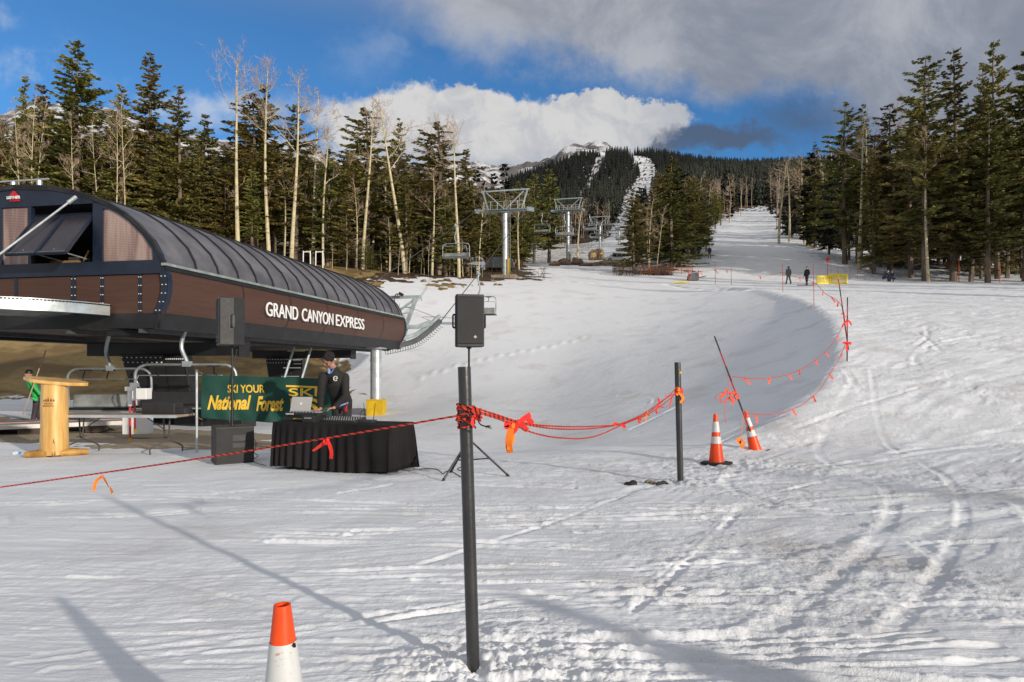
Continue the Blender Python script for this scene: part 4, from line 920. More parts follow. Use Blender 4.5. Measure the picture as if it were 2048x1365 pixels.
for s_, (a, b), lab in ((1, (RA, RB), 'right steel haul rope running from the terminal up over the towers'), (-1, (LA, LB), 'left steel haul rope running from the terminal up over the towers')):
    pts = sag(a, towertop(0, s_), .15)
    for i in range(3): pts += sag(towertop(i, s_), towertop(i+1, s_), 1.3, 14)[1:]
    e = towertop(3, s_); pts += sag(e, P(1262+s_*4, 395, 520), 4, 10)[1:]
    q = MB(); q.tube(pts, .028, 6, cap=False); o = q.build('haul_rope', rope, None); tag(o, lab, 'cable'); ropes[s_] = pts
def chair_at(p, rz, lab, px=None):
    global ch_used
    if not ch_used: o = ch0; ch_used = True; o.location = p; o.rotation_euler = (0, 0, rz); o['label'] = lab; o['group'] = 'chairs of the lift'
    else: o = copy_tree(ch0, p, rz, lab, 'chairs of the lift')
    return o
def on_rope(s_, Y):
    pts = ropes[s_]
    for a, b in zip(pts[:-1], pts[1:]):
        if a.y <= Y <= b.y: return lerp(a, b, (Y-a.y)/(b.y-a.y))-Vector((0, 0, .05))
for s_, Y, rz, lab in ((-1, 60.5, YAW, 'empty lift chair hanging left of the first tower'), (1, 46.3, YAW+math.pi, 'empty lift chair hanging just behind the right loudspeaker'), (-1, 107, YAW, 'empty lift chair between the first two towers, left one'), (1, 95, YAW+math.pi, 'dark backed lift chair in front of the second tower pole'),
     (1, 128, YAW+math.pi, 'dark lift chair just right of the second tower'), (-1, 140, YAW, 'lift chair at the upper left of the third tower'), (1, 150, YAW+math.pi, 'lift chair at the upper right of the third tower'), (-1, 182, YAW, 'small lift chair low beside the third tower pole'), (1, 200, YAW+math.pi, 'small lift chair low between the third and fourth towers')):
    chair_at(on_rope(s_, Y), rz, lab)
c_ = P(219, 600, 20.8); c_.z = 3.10; chair_at(c_, .05, 'lift chair under the terminal behind the folding table, left one')
c_ = P(372, 600, 19.9); c_.z = 3.22; cb = chair_at(c_, .12, 'lift chair with big curved hanger under the near corner of the terminal')
cb.scale = (1.13, 1, 1)
for k_ in kids(cb):
    if k_.name.startswith('backrest'): k_.data = k_.data.copy(); k_.data.materials[0] = cush
# exit gantry and tyre bank at the far end
g = thing('exit_gantry', 'pale steel gantry with curved roller train at the far end of the terminal', 'lift machinery'); 
rollm = mat('roller_grey', (.10, .11, .12), .6); a0 = P(778, 600, 37.2); a1 = P(838, 594, 37.2)
q = MB(); q.beam(P(735, 596, 37.3), P(842, 594, 37.3), .16, .16); q.beam(P(832, 597, 37.3), P(812, 652, 37.3), .26, .2); q.beam(P(828, 600, 37.3), P(790, 628, 37.3), .14, .12); q.beam(P(842, 594, 37.3), P(843, 602, 37.3), .1, .06); q.build('gantry_frame', galp, g)
q = MB()
for py in (617, 628, 640): q.tube([P(792, py, 37.3), P(822, py-2, 37.3)], .025, 6)
q.tube([P(800, 608, 37.3), P(796, 655, 37.3)], .03, 6); q.build('gantry_ladder', galp, g)
bank = [P(770, 697, 35.6), P(800, 691, 36.2), P(830, 682, 36.8), P(855, 665, 37.6), P(879, 644, 38.4)]; bp_ = curve_pts(bank, 6)
q = MB(); q.tube([p+Vector((0, 0, .32)) for p in bp_], .11, 6); q.tube([P(800, 655, 36.6), P(838, 654, 36.8), P(862, 648, 37.6)], .13, 6); q.beam(P(812, 652, 37), P(806, 682, 36.8), .2, .2); q.beam(P(835, 655, 37), P(860, 645, 37.6), .2, .2); q.build('roller_beam', galp, g)
for k in range(0, len(bp_)): 
    p = bp_[k]; t = (bp_[min(k+1, len(bp_)-1)]-bp_[max(k-1, 0)]).normalized(); q = MB()
    q.lathe([(.05, -.06), (.15, -.05), (.15, .05), (.05, .06)], 14, Matrix.Translation(p)@Matrix.Rotation(R(90), 4, 'X')); q.tube([p+Vector((0, -.1, 0)), p+Vector((.05, -.12, -.30)), p+Vector((.2, -.12, -.32))], .018, 5); q.build('roller', rollm, g, smooth=True)
q = MB(); q.tube(curve_pts([P(790, 612, 36.9), P(789, 595, 36.9), P(794, 588, 36.9), P(797, 596, 36.9)], 5), .03, 6); q.box(P(802, 589, 36.9), (.25, .2, .16), rot=Matrix.Rotation(.5, 3, 'Y')); q.build('lamp_arm', blk, g)
# ---------------------------------------------------------------- near objects
bplast = mat('black_plastic', (.018, .018, .019), .55, var=.12, vs=6, bump=.15, bs=160)
bgrille = mat('black_grille', (.022, .022, .023), .62, var=.1, vs=4, bump=.5, bs=420)
pipem = mat('black_pipe', (.016, .016, .017), .30, var=.3, vs=5, col2=(.035, .034, .033), stretch=(1, 1, .6), bump=.12, bs=60, spec=.7)
orange = mat('cone_orange', (.86, .075, .008), .42, var=.05, vs=9, spec=.4)
def dirty_white():
    m = bpy.data.materials.new('reflective_band'); m.use_nodes = True; n = NT(m.node_tree); b = n.n['Principled BSDF']; tc = n.new('ShaderNodeTexCoord').outputs['Object']
    k = n.ss(n.noise(n.vm('MULTIPLY', tc, (1, 1, 2.2)), 26, 5, .65), .60, .70); k2 = n.ss(n.noise(n.vm('MULTIPLY', tc, (3, 3, .6)), 14, 4, .6), .55, .75)
    c = n.mix(n.m('MULTIPLY', k2, .35), (.62, .63, .62, 1), (.34, .33, .28, 1)); n.l.new(n.mix(n.m('MULTIPLY', k, .85), c, (.42, .16, .05, 1)), b.inputs['Base Color']); b.inputs['Roughness'].default_value = .4
    return m
bandm = dirty_white(); rubber = mat('black_rubber', (.022, .02, .019), .8, bump=.3)
def cone(px_, Y, h, lab, tiltx=0., tilty=0., tips=True, zoff=0.):
    g = P(px_, 0, Y); zg = (G(g.x, Y) if Y > 9.7 else 0.)+zoff; root = thing('traffic_cone', lab, 'traffic cone', (g.x, Y, zg), .2, 'orange and white traffic cones')
    root.rotation_euler = (tiltx, tilty, .3); s = h/.76
    def rad(z): return (.0275+(.76-z)*.118)*(1 if z < .76 else 1)
    def sec(z0, z1): return [((rad(z*.76))*s, z*.76*s) for z in np.linspace(z0, z1, 4)]
    q = MB(); q.lathe([(.155*s, .0)]+sec(.03, 1.0)+[(.021*s, .76*s), (.020*s, .60*s)], 32, cap=False); q.build('cone_body', orange, root, smooth=True)
    for z0, z1 in ((.63, .84), (.40, .54)):
        q = MB(); q.lathe([(r+.0016, z) for r, z in sec(z0, z1)], 32, cap=False); q.build('reflective_band', bandm, root, smooth=True)
    q = MB(); pts = []
    for k in range(8): a = k*math.pi/4+.39; r = .245*s*(1.0 if k % 2 else .97); pts.append((r*math.cos(a), r*math.sin(a), -.012))
    q.prism(pts, (0, 0, .035)); q.build('base', rubber, root, bev=.006)
    return root
c0 = cone(573, 2.30, .765, 'orange and white traffic cone cut off by the bottom edge in front'); c0.rotation_euler = (R(1), R(-1.0), .3)
q = MB()
for k in range(9):
    a = k*.8; q.box((.036+.003*math.cos(a), -.0335+.004*math.sin(a*1.7), .635+.006*math.sin(a)), (.006, .003, .004), rz=-.8)
q.build('scuff_mark', blk, c0)
c1 = cone(1433, 11.05, .80, 'upright traffic cone with black foot on the rim of the snow bowl', zoff=.03); c1.rotation_euler = (R(-2), 0, .3)
c2 = cone(1512, 12.75, .80, 'tilted traffic cone holding the leaning striped pole', zoff=-.06); c2.rotation_euler = (R(-4), R(-13), 0)
# posts
def post(a, b, r, lab):
    root = thing('post', lab, 'post', b, group='black pipe posts'); A = Vector(a)-Vector(b); q = MB(); d = A.normalized()
    n_ = 24; q.tube([-d*.35, A*.33, A*.66, A], r, 32, cap=False); q.tube([A, A-d*.12], r*.86, 32, cap=False)
    vs = []; 
    e1 = d.orthogonal().normalized(); e2 = d.cross(e1)
    ring = lambda rr: [A+(e1*math.cos(2*math.pi*j/32)+e2*math.sin(2*math.pi*j/32))*rr for j in range(32)]
    q.add(ring(r)+ring(r*.86), [(j, (j+1) % 32, 32+(j+1) % 32, 32+j) for j in range(32)])
    q.build('pipe', pipem, root, smooth=True); return root
PA, PB = P(928.5, 734, 3.53), P(947, 1339, 3.53); p1_ = post(PA, PB, .0335, 'tall black pipe post standing closest to the viewer')
QA, QB = P(1355, 725, 9.3), P(1361, 966, 9.3); p2_ = post(QA, QB, .042, 'black pipe post between the loudspeaker tripod and the traffic cones')
q = MB(); q.box(QA-QB+Vector((.03, -.042, -.14)), (.03, .006, .035)); q.build('yellow_sticker', yel, p2_)
LP_ = P(-330, 1010, 6.3); post(LP_+Vector((0, 0, .95)), Vector((LP_.x, LP_.y, -.05)), .034, 'black pipe post beyond the left edge that carries the rope')
# ropes: twisted strands, orange with black
def emat(n_, c, **k): return mat(n_, c, .75, **k)
ro, rb_ = emat('orange_strand', (.70, .045, .015)), emat('black_strand', (.012, .012, .012))
def resample(pts, step):
    pts = [Vector(p) for p in pts]; out = [pts[0].copy()]; acc = 0
    for a, b in zip(pts[:-1], pts[1:]):
        L = (b-a).length; t = step-acc
        while t <= L: out.append(a.lerp(b, t/L)); t += step
        acc = (acc+L) % step
    out.append(pts[-1]); return out
def twist(q, pts, r, pitch, strands=(0, 0, 1), step=None, n_=5):
    pts = resample(pts, step or pitch/7); k = len(pts); nrm = Vector((0, 0, 1)); s = 0; tr = [[] for _ in strands]
    for i, p in enumerate(pts):
        t = (pts[min(i+1, k-1)]-pts[max(i-1, 0)]).normalized(); nrm = (nrm-t*nrm.dot(t)).normalized(); b = t.cross(nrm)
        if i: s += (p-pts[i-1]).length
        for j in range(len(strands)):
            a = 2*math.pi*(s/pitch+j/len(strands)); tr[j].append(p+(nrm*math.cos(a)+b*math.sin(a))*r*.52)
    for j, m_ in enumerate(strands): q.tube(tr[j], r*.56, n_, mi=m_)
def onplan(px, py, A, B):
    u = (px-CX)/F; t = (A.x-u*A.y)/(u*(B.y-A.y)-(B.x-A.x)); Y = A.y+t*(B.y-A.y); return P(px, py, Y)
A1 = P(915, 832, 3.50); W1 = P(-330, 1018, 6.3)
def left(px): py = 832+(915-px)*(975-832)/915.*(1+0*px)+8*math.sin(math.pi*max(0, min(1, (915-px)/915.)))*.6; return onplan(px, py, A1, W1)
q = MB(); pl_ = [left(px) for px in np.linspace(915, -330, 60)]; twist(q, [P(938, 826, 3.47)]+pl_, .0055, .055); o = q.build('rope', [ro, rb_]); tag(o, 'orange and black twisted rope running from the near post to the left edge', 'rope')
RAa = P(944, 822, 3.50); RBb = P(1355, 780, 9.26)
lineA = [(944, 815), (958, 819), (990, 829), (1030, 842), (1070, 850), (1110, 853), (1150, 854), (1190, 853), (1232, 850), (1262, 840), (1290, 826), (1320, 805), (1340, 790), (1355, 773)]
lineA2 = [(944, 818), (958, 824), (990, 833), (1030, 844), (1070, 853), (1110, 858), (1150, 859), (1190, 857), (1232, 851), (1262, 842), (1290, 829), (1315, 812), (1335, 795), (1354, 786)]
lineB = [(944, 822), (960, 827), (990, 836), (1025, 849), (1060, 864), (1095, 873), (1130, 877), (1170, 877), (1205, 868), (1238, 853), (1262, 843), (1290, 832), (1315, 817), (1335, 802), (1355, 786)]
for ln, lab in ((lineA, 'upper rope of the three sagging between the two black posts'), (lineA2, 'middle rope of the three sagging between the two black posts'), (lineB, 'lowest rope sagging deepest between the two black posts')):
    q = MB(); twist(q, curve_pts([onplan(x, y, RAa, RBb) for x, y in ln], 5), .0058, .06); o = q.build('rope', [ro, rb_]); tag(o, lab, 'rope', 'ropes between the black posts')
# rope wound round the near post
q = MB(); zc = PB.z; ax0 = lambda z: PB.lerp(PA, (z-PB.z)/(PA.z-PB.z)); pts = []
for k in range(0, 7*20):
    a = 2*math.pi*k/20; t = k/(7*20); z = 1.372-.105*(.5+.5*math.cos(t*math.pi*3.0))*(.6+.4*t)-.03*t; c = ax0(z); pts.append(Vector((c.x+.042*math.cos(a)*(1+.06*math.sin(k*.9)), c.y+.042*math.sin(a)*(1+.06*math.cos(k*.7)), z+.012*math.cos(a+t*9))))
twist(q, pts, .006, .05); pts2 = [ax0(1.33-.012*i)+Vector((.049*math.cos(i*.9+1), .049*math.sin(i*.9+1), .014*math.sin(i*2))) for i in range(9)]; twist(q, curve_pts(pts2, 5), .006, .05)
twist(q, curve_pts([P(946, 812, 3.46), P(955, 822, 3.43), P(960, 835, 3.44), P(952, 828, 3.47), P(962, 818, 3.44)], 6), .0065, .05)
o = q.build('rope_coil', [ro, rb_]); tag(o, 'orange and black rope wound many times round the near post', 'rope')
q = MB(); pp = curve_pts([P(957, 826, 3.44), P(960, 834, 3.42), P(957, 843, 3.42), P(962, 850, 3.41), P(970, 853, 3.4)], 6); q.tube(pp, .0035, 6); 
for k in range(14): a = k*.7; q.tube([pp[-1], pp[-1]+Vector((.022+.012*math.sin(a), .01*math.cos(a), -.004+.009*math.sin(a*2.3)))], [.002, .0006], 4)
o = q.build('frayed_cord', rb_); tag(o, 'frayed black cord end dangling beside the rope coil', 'cord')
# flagging ribbons
fred = emat('red_ribbon', (.85, .03, .02)); forg = emat('orange_ribbon', (.95, .22, .01)); fcor = emat('coral_ribbon', (.85, .10, .05))
def band(q, pts, w_, mi=0, tw=0.):
    pts = curve_pts(pts, 4); k = len(pts); L = []; Rr = []
    for i, p in enumerate(pts):
        t = (pts[min(i+1, k-1)]-pts[max(i-1, 0)]).normalized(); v = Vector((0, 1, 0)).cross(t); v = v.normalized() if v.length > .05 else Vector((1, 0, 0)); a = tw*i/k; v = v*math.cos(a)+Vector((0, 1, 0))*math.sin(a)
        ww = w_*(.55+.45*min(1, i/3))*.5; L.append(p+v*ww); Rr.append(p-v*ww)
    q.strip(L, Rr, (0, .0008, 0), mi)
def ribbon(tails, Y, w_, m_, lab, grp='ribbons tied to the ropes', knot=None, A=None, B=None):
    q = MB(); f_ = (lambda x, y: onplan(x, y, A, B)) if A else (lambda x, y: P(x, y, Y)); rr = random.Random(len(bpy.data.objects))
    for t in tails:
        o_ = Vector((0, rr.uniform(-.02, .0), 0)); band(q, [f_(x, y)+o_*(i/max(1, len(t)-1)) for i, (x, y) in enumerate(t)], w_, 0, rr.uniform(-1.2, 1.2))
    k = f_(*tails[0][0]); q.lathe([(.0, -w_*.5), (w_*.45, -w_*.3), (w_*.5, 0), (w_*.4, w_*.35), (0, w_*.5)], 8, Matrix.Translation(k), cap=False)
    o = q.build('ribbon', m_, smooth=True); return tag(o, lab, 'ribbon', grp)
ribbon([[(655, 880), (645, 889), (627, 902)], [(655, 880), (660, 893), (663, 906), (662, 918)], [(655, 880), (650, 884), (656, 888)]], 3.9, .022, fred, 'bright red ribbon with two tails tied to the left rope before the black table', A=A1, B=W1)
ribbon([[(205, 953), (212, 962), (220, 975)], [(205, 953), (194, 962), (190, 981)], [(220, 975), (228, 986)]], 4.6, .02, forg, 'orange ribbon tied to the left rope near the left edge', A=A1, B=W1)
ribbon([[(1036, 845), (1048, 838), (1061, 829)], [(1036, 845), (1026, 846), (1013, 850), (1018, 856)], [(1036, 845), (1044, 852), (1055, 861)], [(1036, 845), (1030, 858), (1025, 864)], [(1050, 836), (1060, 842), (1064, 848)]], 4.4, .035, fred, 'big bright red bow tied to the ropes right of the near post', A=RAa, B=RBb)
ribbon([[(1024, 852), (1020, 868), (1017, 885), (1020, 906)], [(1022, 860), (1023, 880), (1017, 900)]], 4.35, .04, forg, 'long orange ribbon hanging under the red bow', A=RAa, B=RBb)
ribbon([[(950, 832), (955, 838), (962, 843)], [(950, 832), (947, 840), (946, 849)], [(950, 832), (958, 832), (963, 838)]], 3.45, .022, fred, 'short red ribbon tucked beside the rope coil on the near post')
ribbon([[(1240, 850), (1230, 848), (1228, 852)], [(1240, 850), (1249, 853), (1246, 856)]], 7.0, .03, fred, 'small red ribbon where the three ropes meet', A=RAa, B=RBb)
ribbon([[(1279, 834), (1277, 843), (1281, 847)], [(1279, 834), (1282, 842)]], 7.0, .02, ro, 'dark red loop of cord hanging from the joined ropes', A=RAa, B=RBb)
ribbon([[(1294, 824), (1291, 834), (1292, 843)], [(1294, 824), (1298, 832)]], 7.0, .025, forg, 'small orange ribbon hanging from the joined ropes', A=RAa, B=RBb)
ribbon([[(1316, 812), (1318, 802), (1316, 797)], [(1316, 812), (1312, 822), (1314, 828)], [(1316, 812), (1327, 816)]], 8.2, .022, fred, 'red ribbon standing upright on the ropes near the second post', A=RAa, B=RBb)
ribbon([[(1340, 792), (1334, 795), (1330, 791)], [(1345, 789), (1341, 806), (1339, 817)]], 9.0, .02, fred, 'red ribbon tied left of the second post', A=RAa, B=RBb)
ribbon([[(1357, 787), (1362, 790), (1366, 798), (1360, 806)], [(1357, 787), (1352, 790)], [(1357, 775), (1358, 783)]], 9.2, .035, forg, 'orange and red ribbon wound on the second post')
q = MB()
for z in (779, 782, 785, 789): 
    c = P(1357.6, z, 9.3); q.tube([c+Vector((.05*math.cos(a), .05*math.sin(a), 0)) for a in np.linspace(0, 6.28, 17)], .012, 6)
q.tube(curve_pts([P(1360, 790, 9.25), P(1368, 797, 9.22), P(1366, 806, 9.2), P(1359, 802, 9.2)], 5), .006, 5)
o = q.build('rope_coil', ro); tag(o, 'red rope wound round the second post near its top', 'rope')
# bamboo markers
pred = mat('red_pole', (.42, .035, .035), .5, var=.08); pblk = mat('black_pole', (.02, .02, .022), .5)
def marker(a, b, r, lab, seg=8, name='marker_pole', m0=None, grp='thin marker poles round the snow bowl'):
    a, b = Vector(a), Vector(b); q = MB(); k = seg
    for i in range(k): q.tube([a.lerp(b, i/k), a.lerp(b, (i+1)/k-.0)], r*(1-.2*i/k), 8, mi=i % 2)
    o = q.build(name, [m0 or pblk, pred], smooth=True); return tag(o, lab, 'marker pole', grp)
marker(P(1507, 880, 12.75), P(1429, 673, 12.4), .017, 'striped pole leaning left out of the tilted traffic cone', 7)
def foot(px, Y, dz=-.1): return onG(px, Y, dz)
RX, RY = 1693, 19.6
b0 = P(1694, 737, 19.6); marker(b0-Vector((0, 0, .3)), P(1695, 595, 19.6), .020, 'upright striped pole on the right rim of the bowl', 9)
b1 = P(1690, 655, 20.6); marker(P(1697, 700, 20.4), P(1677, 559, 20.9), .020, 'striped pole leaning left behind the upright one on the right rim', 8)
for px, Y, pt, lab in ((1628, 33, 528, 'thin red pole on the rim in front of the black clad snowboarder'), (1566, 46, 527, 'thin red pole below the grey clad skier'), (1463, 64, 534, 'thin red pole, right one of the pair beside the yellow mat'), (1431, 66, 524, 'thin red pole, tall one just right of the grey sled'), (1377, 72, 530, 'thin red pole next to the grey sled')):
    f0 = foot(px, Y); marker(f0, P(px-1, pt, Y), .022 if Y > 40 else .016, lab, 5, m0=pred)
# flag lines round the bowl
frope = emat('red_cord', (.55, .04, .03))
def flagline(pts, r, lab, flags, sz, m_=None, cat='flag line'):
    pts = [P(*p) for p in pts]; c = curve_pts(pts, 8); q = MB(); q.tube(c, r, 5); root = thing('flag_line', lab, cat, pts[0], group='flag lines round the snow bowl')
    o = q.build('cord', frope, root); o.location = -pts[0]
    rr = random.Random(int(sz*1000)+len(pts))
    for f_ in flags:
        p = c[min(len(c)-1, int(f_*(len(c)-1)))]; q = MB(); dx = rr.uniform(-.3, .9)*sz; d2 = rr.uniform(-.2, .6)*sz
        band(q, [p, p+Vector((dx*.4, -.01, -sz*.5)), p+Vector((dx, -.02, -sz*rr.uniform(.8, 1.25)))], sz*.3, 0, rr.uniform(-.8, .8)); band(q, [p, p+Vector((d2-.3*sz, 0, -sz*.35))], sz*.22)
        q.lathe([(0, -sz*.12), (sz*.12, 0), (0, sz*.12)], 6, Matrix.Translation(p), cap=False)
        o = q.build('ribbon', fcor, root); o.location = -pts[0]
    return root
flagline([(1455, 752, 12.6), (1495, 757, 13.2), (1530, 757, 13.9), (1570, 751, 14.8), (1600, 740, 15.6), (1635, 718, 16.8), (1665, 688, 18.2), (1691, 642, 19.6)], .007, 'upper flag line from the leaning pole to the right rim', (.13, .33, .47, .58, .70, .80, .92), .12)
flagline([(1488, 827, 12.7), (1520, 829, 13.1), (1560, 827, 13.8), (1600, 812, 14.8), (1635, 785, 16), (1660, 748, 17.3), (1680, 715, 18.5), (1692, 686, 19.6)], .007, 'lower flag line from the tilted cone to the right rim', (.12, .38, .55, .72, .9), .14)
flagline([(1690, 642, 20.2), (1683, 612, 23), (1668, 597, 26), (1651, 588, 29), (1628, 566, 33), (1600, 556, 39), (1566, 549, 46)], .009, 'flag line climbing from the right rim toward the snowboarder', (.1, .25, .4, .55, .7, .85), .19)
flagline([(1566, 545, 46), (1520, 552, 54), (1463, 541, 64), (1431, 540, 66), (1400, 543, 69), (1377, 541, 72)], .011, 'flag line across the far side of the bowl', (.2, .45, .6, .8), .3)
q = MB()
for a_, l_ in ((0, .5), (1, .62), (2.2, .4), (3, .55), (4.1, .35)):
    c = P(1460, 790, 12.5); q.tube(curve_pts([c, c+Vector((-.08*math.cos(a_), .03*math.sin(a_*2), .06)), c+Vector((-.22*math.cos(a_)-.05, 0, -.08*l_)), c+Vector((-.15*math.cos(a_*.6), 0, -.25*l_)), c+Vector((.02, 0, -.02))], 6), .006, 5)
q.tube(curve_pts([P(1456, 752, 12.5), P(1457, 775, 12.5), P(1452, 800, 12.5), P(1450, 825, 12.5), P(1451, 845, 12.5)], 5), .006, 5)
for t in ([(1455, 778), (1447, 790), (1438, 795)], [(1460, 790), (1466, 802), (1463, 808)], [(1455, 785), (1472, 788)], [(1470, 788), (1477, 797)]): band(q, [P(x, y, 12.47) for x, y in t], .05)
o = q.build('cord_tangle', fcor); tag(o, 'tangle of red cord and ribbon tied halfway up the leaning pole', 'cord')
q = MB(); q.tube(curve_pts([P(1486, 832, 12.5), P(1483, 860, 12.45), P(1482, 878, 12.4)], 5), .006, 5)
for t in ([(1482, 876), (1475, 880), (1479, 886), (1484, 880)], [(1479, 880), (1482, 890), (1485, 898)], [(1481, 880), (1488, 884), (1486, 893)]): band(q, [P(x, y, 12.4) for x, y in t], .045)
o = q.build('cord_tangle', forg); tag(o, 'orange knot of cord hanging beside the tilted traffic cone', 'cord')
q = MB()
for a_ in range(3):
    c = P(1692, 640+a_*2, 19.6); band(q, [c, c+Vector((.08*math.cos(a_*1.4), -.03, -.05)), c+Vector((.14*math.cos(a_*1.4), -.03, -.16))], .05)
c = P(1693, 686, 19.55); band(q, [c+Vector((-.12, 0, .0)), c, c+Vector((.14, 0, -.02))], .08); band(q, [c, c+Vector((.02, 0, -.25))], .06)
o = q.build('ribbon', fred); tag(o, 'red ribbons knotted on the upright pole of the right rim', 'ribbon', 'ribbons tied to the ropes')

# loudspeakers
def speaker(c, rz, lab, W=.40, D=.36, H=.74):
    root = thing('loudspeaker', lab, 'loudspeaker', c, rz, 'black loudspeakers on poles')   # front faces local -Y, origin at bottom centre
    q = MB(); pl2 = [(-W/2, -D/2), (W/2, -D/2), (W/2, .02), (W/2-.10, D/2), (-W/2+.10, D/2), (-W/2, .02)]; q.prism([(x, y, 0) for x, y in pl2], (0, 0, H)); q.build('cabinet', bplast, root, bev=.018)
    q = MB(); q.box((0, -D/2-.006, H/2), (W-.03, .02, H-.09)); q.build('grille', bgrille, root, bev=.008)
    q = MB(); q.box((0, -D/2-.002, H-.022), (W-.04, .016, .03)); q.box((0, -D/2-.002, .022), (W-.04, .016, .03)); q.build('trim_strip', mat('satin_trim', (.05, .05, .05), .4), root, bev=.004)
    q = MB(); q.box((.07, -D/2-.018, .14), (.035, .004, .035), rot=Matrix.Rotation(.78, 3, 'Y')); q.build('badge', mat('badge_grey', (.35, .35, .35), .4), root)
    for sx in (-1, 1):
        q = MB(); q.tube(curve_pts([(sx*(W/2-.005), .0, H*.37), (sx*(W/2+.028), -.01, H*.39), (sx*(W/2+.03), -.01, H*.5), (sx*(W/2+.028), -.01, H*.61), (sx*(W/2-.005), .0, H*.63)], 5), .013, 8); q.build('handle', bplast, root, smooth=True)
        q = MB(); q.box((sx*(W/2-.0), -.01, H*.5), (.008, .09, H*.24)); q.build('handle_recess', blk, root)
    q = MB(); q.lathe([(.035, -.02), (.035, .01)], 16); q.build('pole_socket', blk, root)
    return root
s1 = P(938, 695, 9.75); speaker(s1, R(9), 'black loudspeaker on the tripod stand behind the near post')
tb_ = P(940, 895, 9.75); root = thing('tripod_stand', 'black tripod speaker stand with spread legs behind the near post', 'speaker stand', (s1.x, 9.75, 0))
q = MB(); q.tube([(0, 0, .22), (0, 0, 1.0)], .019, 12); q.tube([(0, 0, 1.0), (0, 0, s1.z)], .0155, 12); q.build('pole', blk, root, smooth=True)
q = MB(); q.tube([(0, 0, .52), (0, 0, .60)], .032, 12); q.tube([(0, 0, .24), (0, 0, .28)], .03, 12); q.tube([(0, 0, .96), (0, 0, 1.04)], .026, 12); q.build('collar', bplast, root, smooth=True)
for (fx, fy) in ((-.34, -.30), (.56, .12), (-.30, .46)):
    q = MB(); q.tube([(0, 0, .56), (fx, fy, .02)], .0145, 8); q.build('leg', blk, root); q = MB(); q.tube([(0, 0, .26), (fx*.52, fy*.52, .28)], .010, 8); q.build('brace', blk, root)
    q = MB(); q.tube([(fx*.96, fy*.96, .04), (fx*1.02, fy*1.02, .0)], .02, 8); q.build('rubber_foot', rubber, root)
s2 = P(462, 692, 11.35); speaker(s2, R(-62), 'black loudspeaker on the pole above the bass cabinet', .44, .40, .79)
sb = P(455, 0, 11.25); root = thing('bass_speaker', 'big black bass cabinet on the snow left of the draped table', 'loudspeaker', (sb.x, 11.45, 0), R(30))
q = MB(); q.box((0, 0, .31), (.60, .56, .61)); q.build('cabinet', bplast, root, bev=.012)
q = MB(); q.box((.0, -.282, .31), (.57, .012, .56)); q.build('grille', bgrille, root, bev=.004)
for sx in (-1,):
    q = MB(); q.box((.06, -.292, .43), (.20, .008, .10)); q.box((.06, -.292, .31), (.20, .008, .08)); q.build('port', blk, root)
q = MB(); q.lathe([(.013, 0), (.012, .01)], 12, Matrix.Translation((-.302, -.12, .16))@Matrix.Rotation(R(-90), 4, 'Y')); q.build('badge', mat('badge_grey', (.4, .4, .4), .4), root)
root = thing('speaker_pole', 'black pole rising from the bass cabinet to the upper loudspeaker', 'speaker stand', (s2.x, 11.4, .615))
q = MB(); q.tube([(0, 0, 0), (0, 0, .75)], .022, 12); q.build('lower_tube', blk, root, smooth=True); q = MB(); q.tube([(0, 0, .75), (0, -.0, s2.z-.615)], .0165, 12); q.build('upper_tube', blk, root, smooth=True)
q = MB(); q.tube([(0, 0, .70), (0, 0, .78)], .03, 12); q.tube([(0, 0, .0), (0, 0, .03)], .035, 12); q.build('collar', bplast, root, smooth=True)
q = MB(); q.tube(curve_pts([P(502, 882, 11.3), P(512, 892, 11.3), P(508, 905, 11.3), P(516, 912, 11.2), P(506, 920, 11.1), P(512, 926, 11.0), P(540, 933, 10.95), P(552, 931, 10.9)], 6), .006, 6); q.tube(curve_pts([P(470, 690, 11.5), P(474, 700, 11.5), P(460, 760, 11.45), P(459, 840, 11.42), P(470, 858, 11.4), P(500, 866, 11.5), P(514, 890, 11.4)], 6), .005, 6)
o = q.build('cable', blk); tag(o, 'black cable looping beside the bass cabinet', 'cable')
q = MB(); q.tube(curve_pts([Vector((x, y, .02+h)) for x, y, h in ((-1.42, 10.5, .0), (-1.3, 10.35, .03), (-1.12, 10.2, .04), (-1.02, 10.05, .0), (-.95, 9.95, .05), (-.85, 9.8, .06), (-.72, 9.75, .0), (-.7, 9.9, .05), (-.8, 10.0, .08), (-.62, 9.8, .2), (-.6, 9.75, .5))], 6), .007, 6)
o = q.build('cable', blk); tag(o, 'black cable lying on the snow between the draped table and the tripod', 'cable')

# draped table
FL = Vector((-3.71, 10.60, 0)); tx = Vector((.948, -.317, 0)); ty = Vector((.317, .948, 0)); TL, TWd, TH = 2.05, .72, .735
root = thing('folding_table', 'long table hidden under a pleated black cloth', 'table', FL+tx*TL/2+ty*TWd/2, math.atan2(tx.y, tx.x))
q = MB(); q.box((0, 0, TH-.02), (TL-.04, TWd-.04, .035)); q.build('tabletop', bplast, root)
for sx in (-1, 1):
    for sy in (-1, 1): q = MB(); q.tube([(sx*.8, sy*.27, 0), (sx*.8, sy*.27, TH-.03)], .014, 8); q.build('leg', blk, root)
cloth = mat('black_cloth', (.014, .0125, .014), .85, var=.2, vs=1.5, bump=.3, bs=200, spec=.2)
per = []; Lx, Ly = TL, TWd; rr = random.Random(3)
cs = [(0, 0), (Lx, 0), (Lx, Ly), (0, Ly), (0, 0)]
for (ax_, ay_), (bx_, by_) in zip(cs[:-1], cs[1:]):
    L = math.hypot(bx_-ax_, by_-ay_); k = int(L/.0125)
    for i in range(k): t = i/k; per.append((ax_+(bx_-ax_)*t, ay_+(by_-ay_)*t, (by_-ay_)/L, -(bx_-ax_)/L))
n_ = len(per); V_ = []; rows = 16
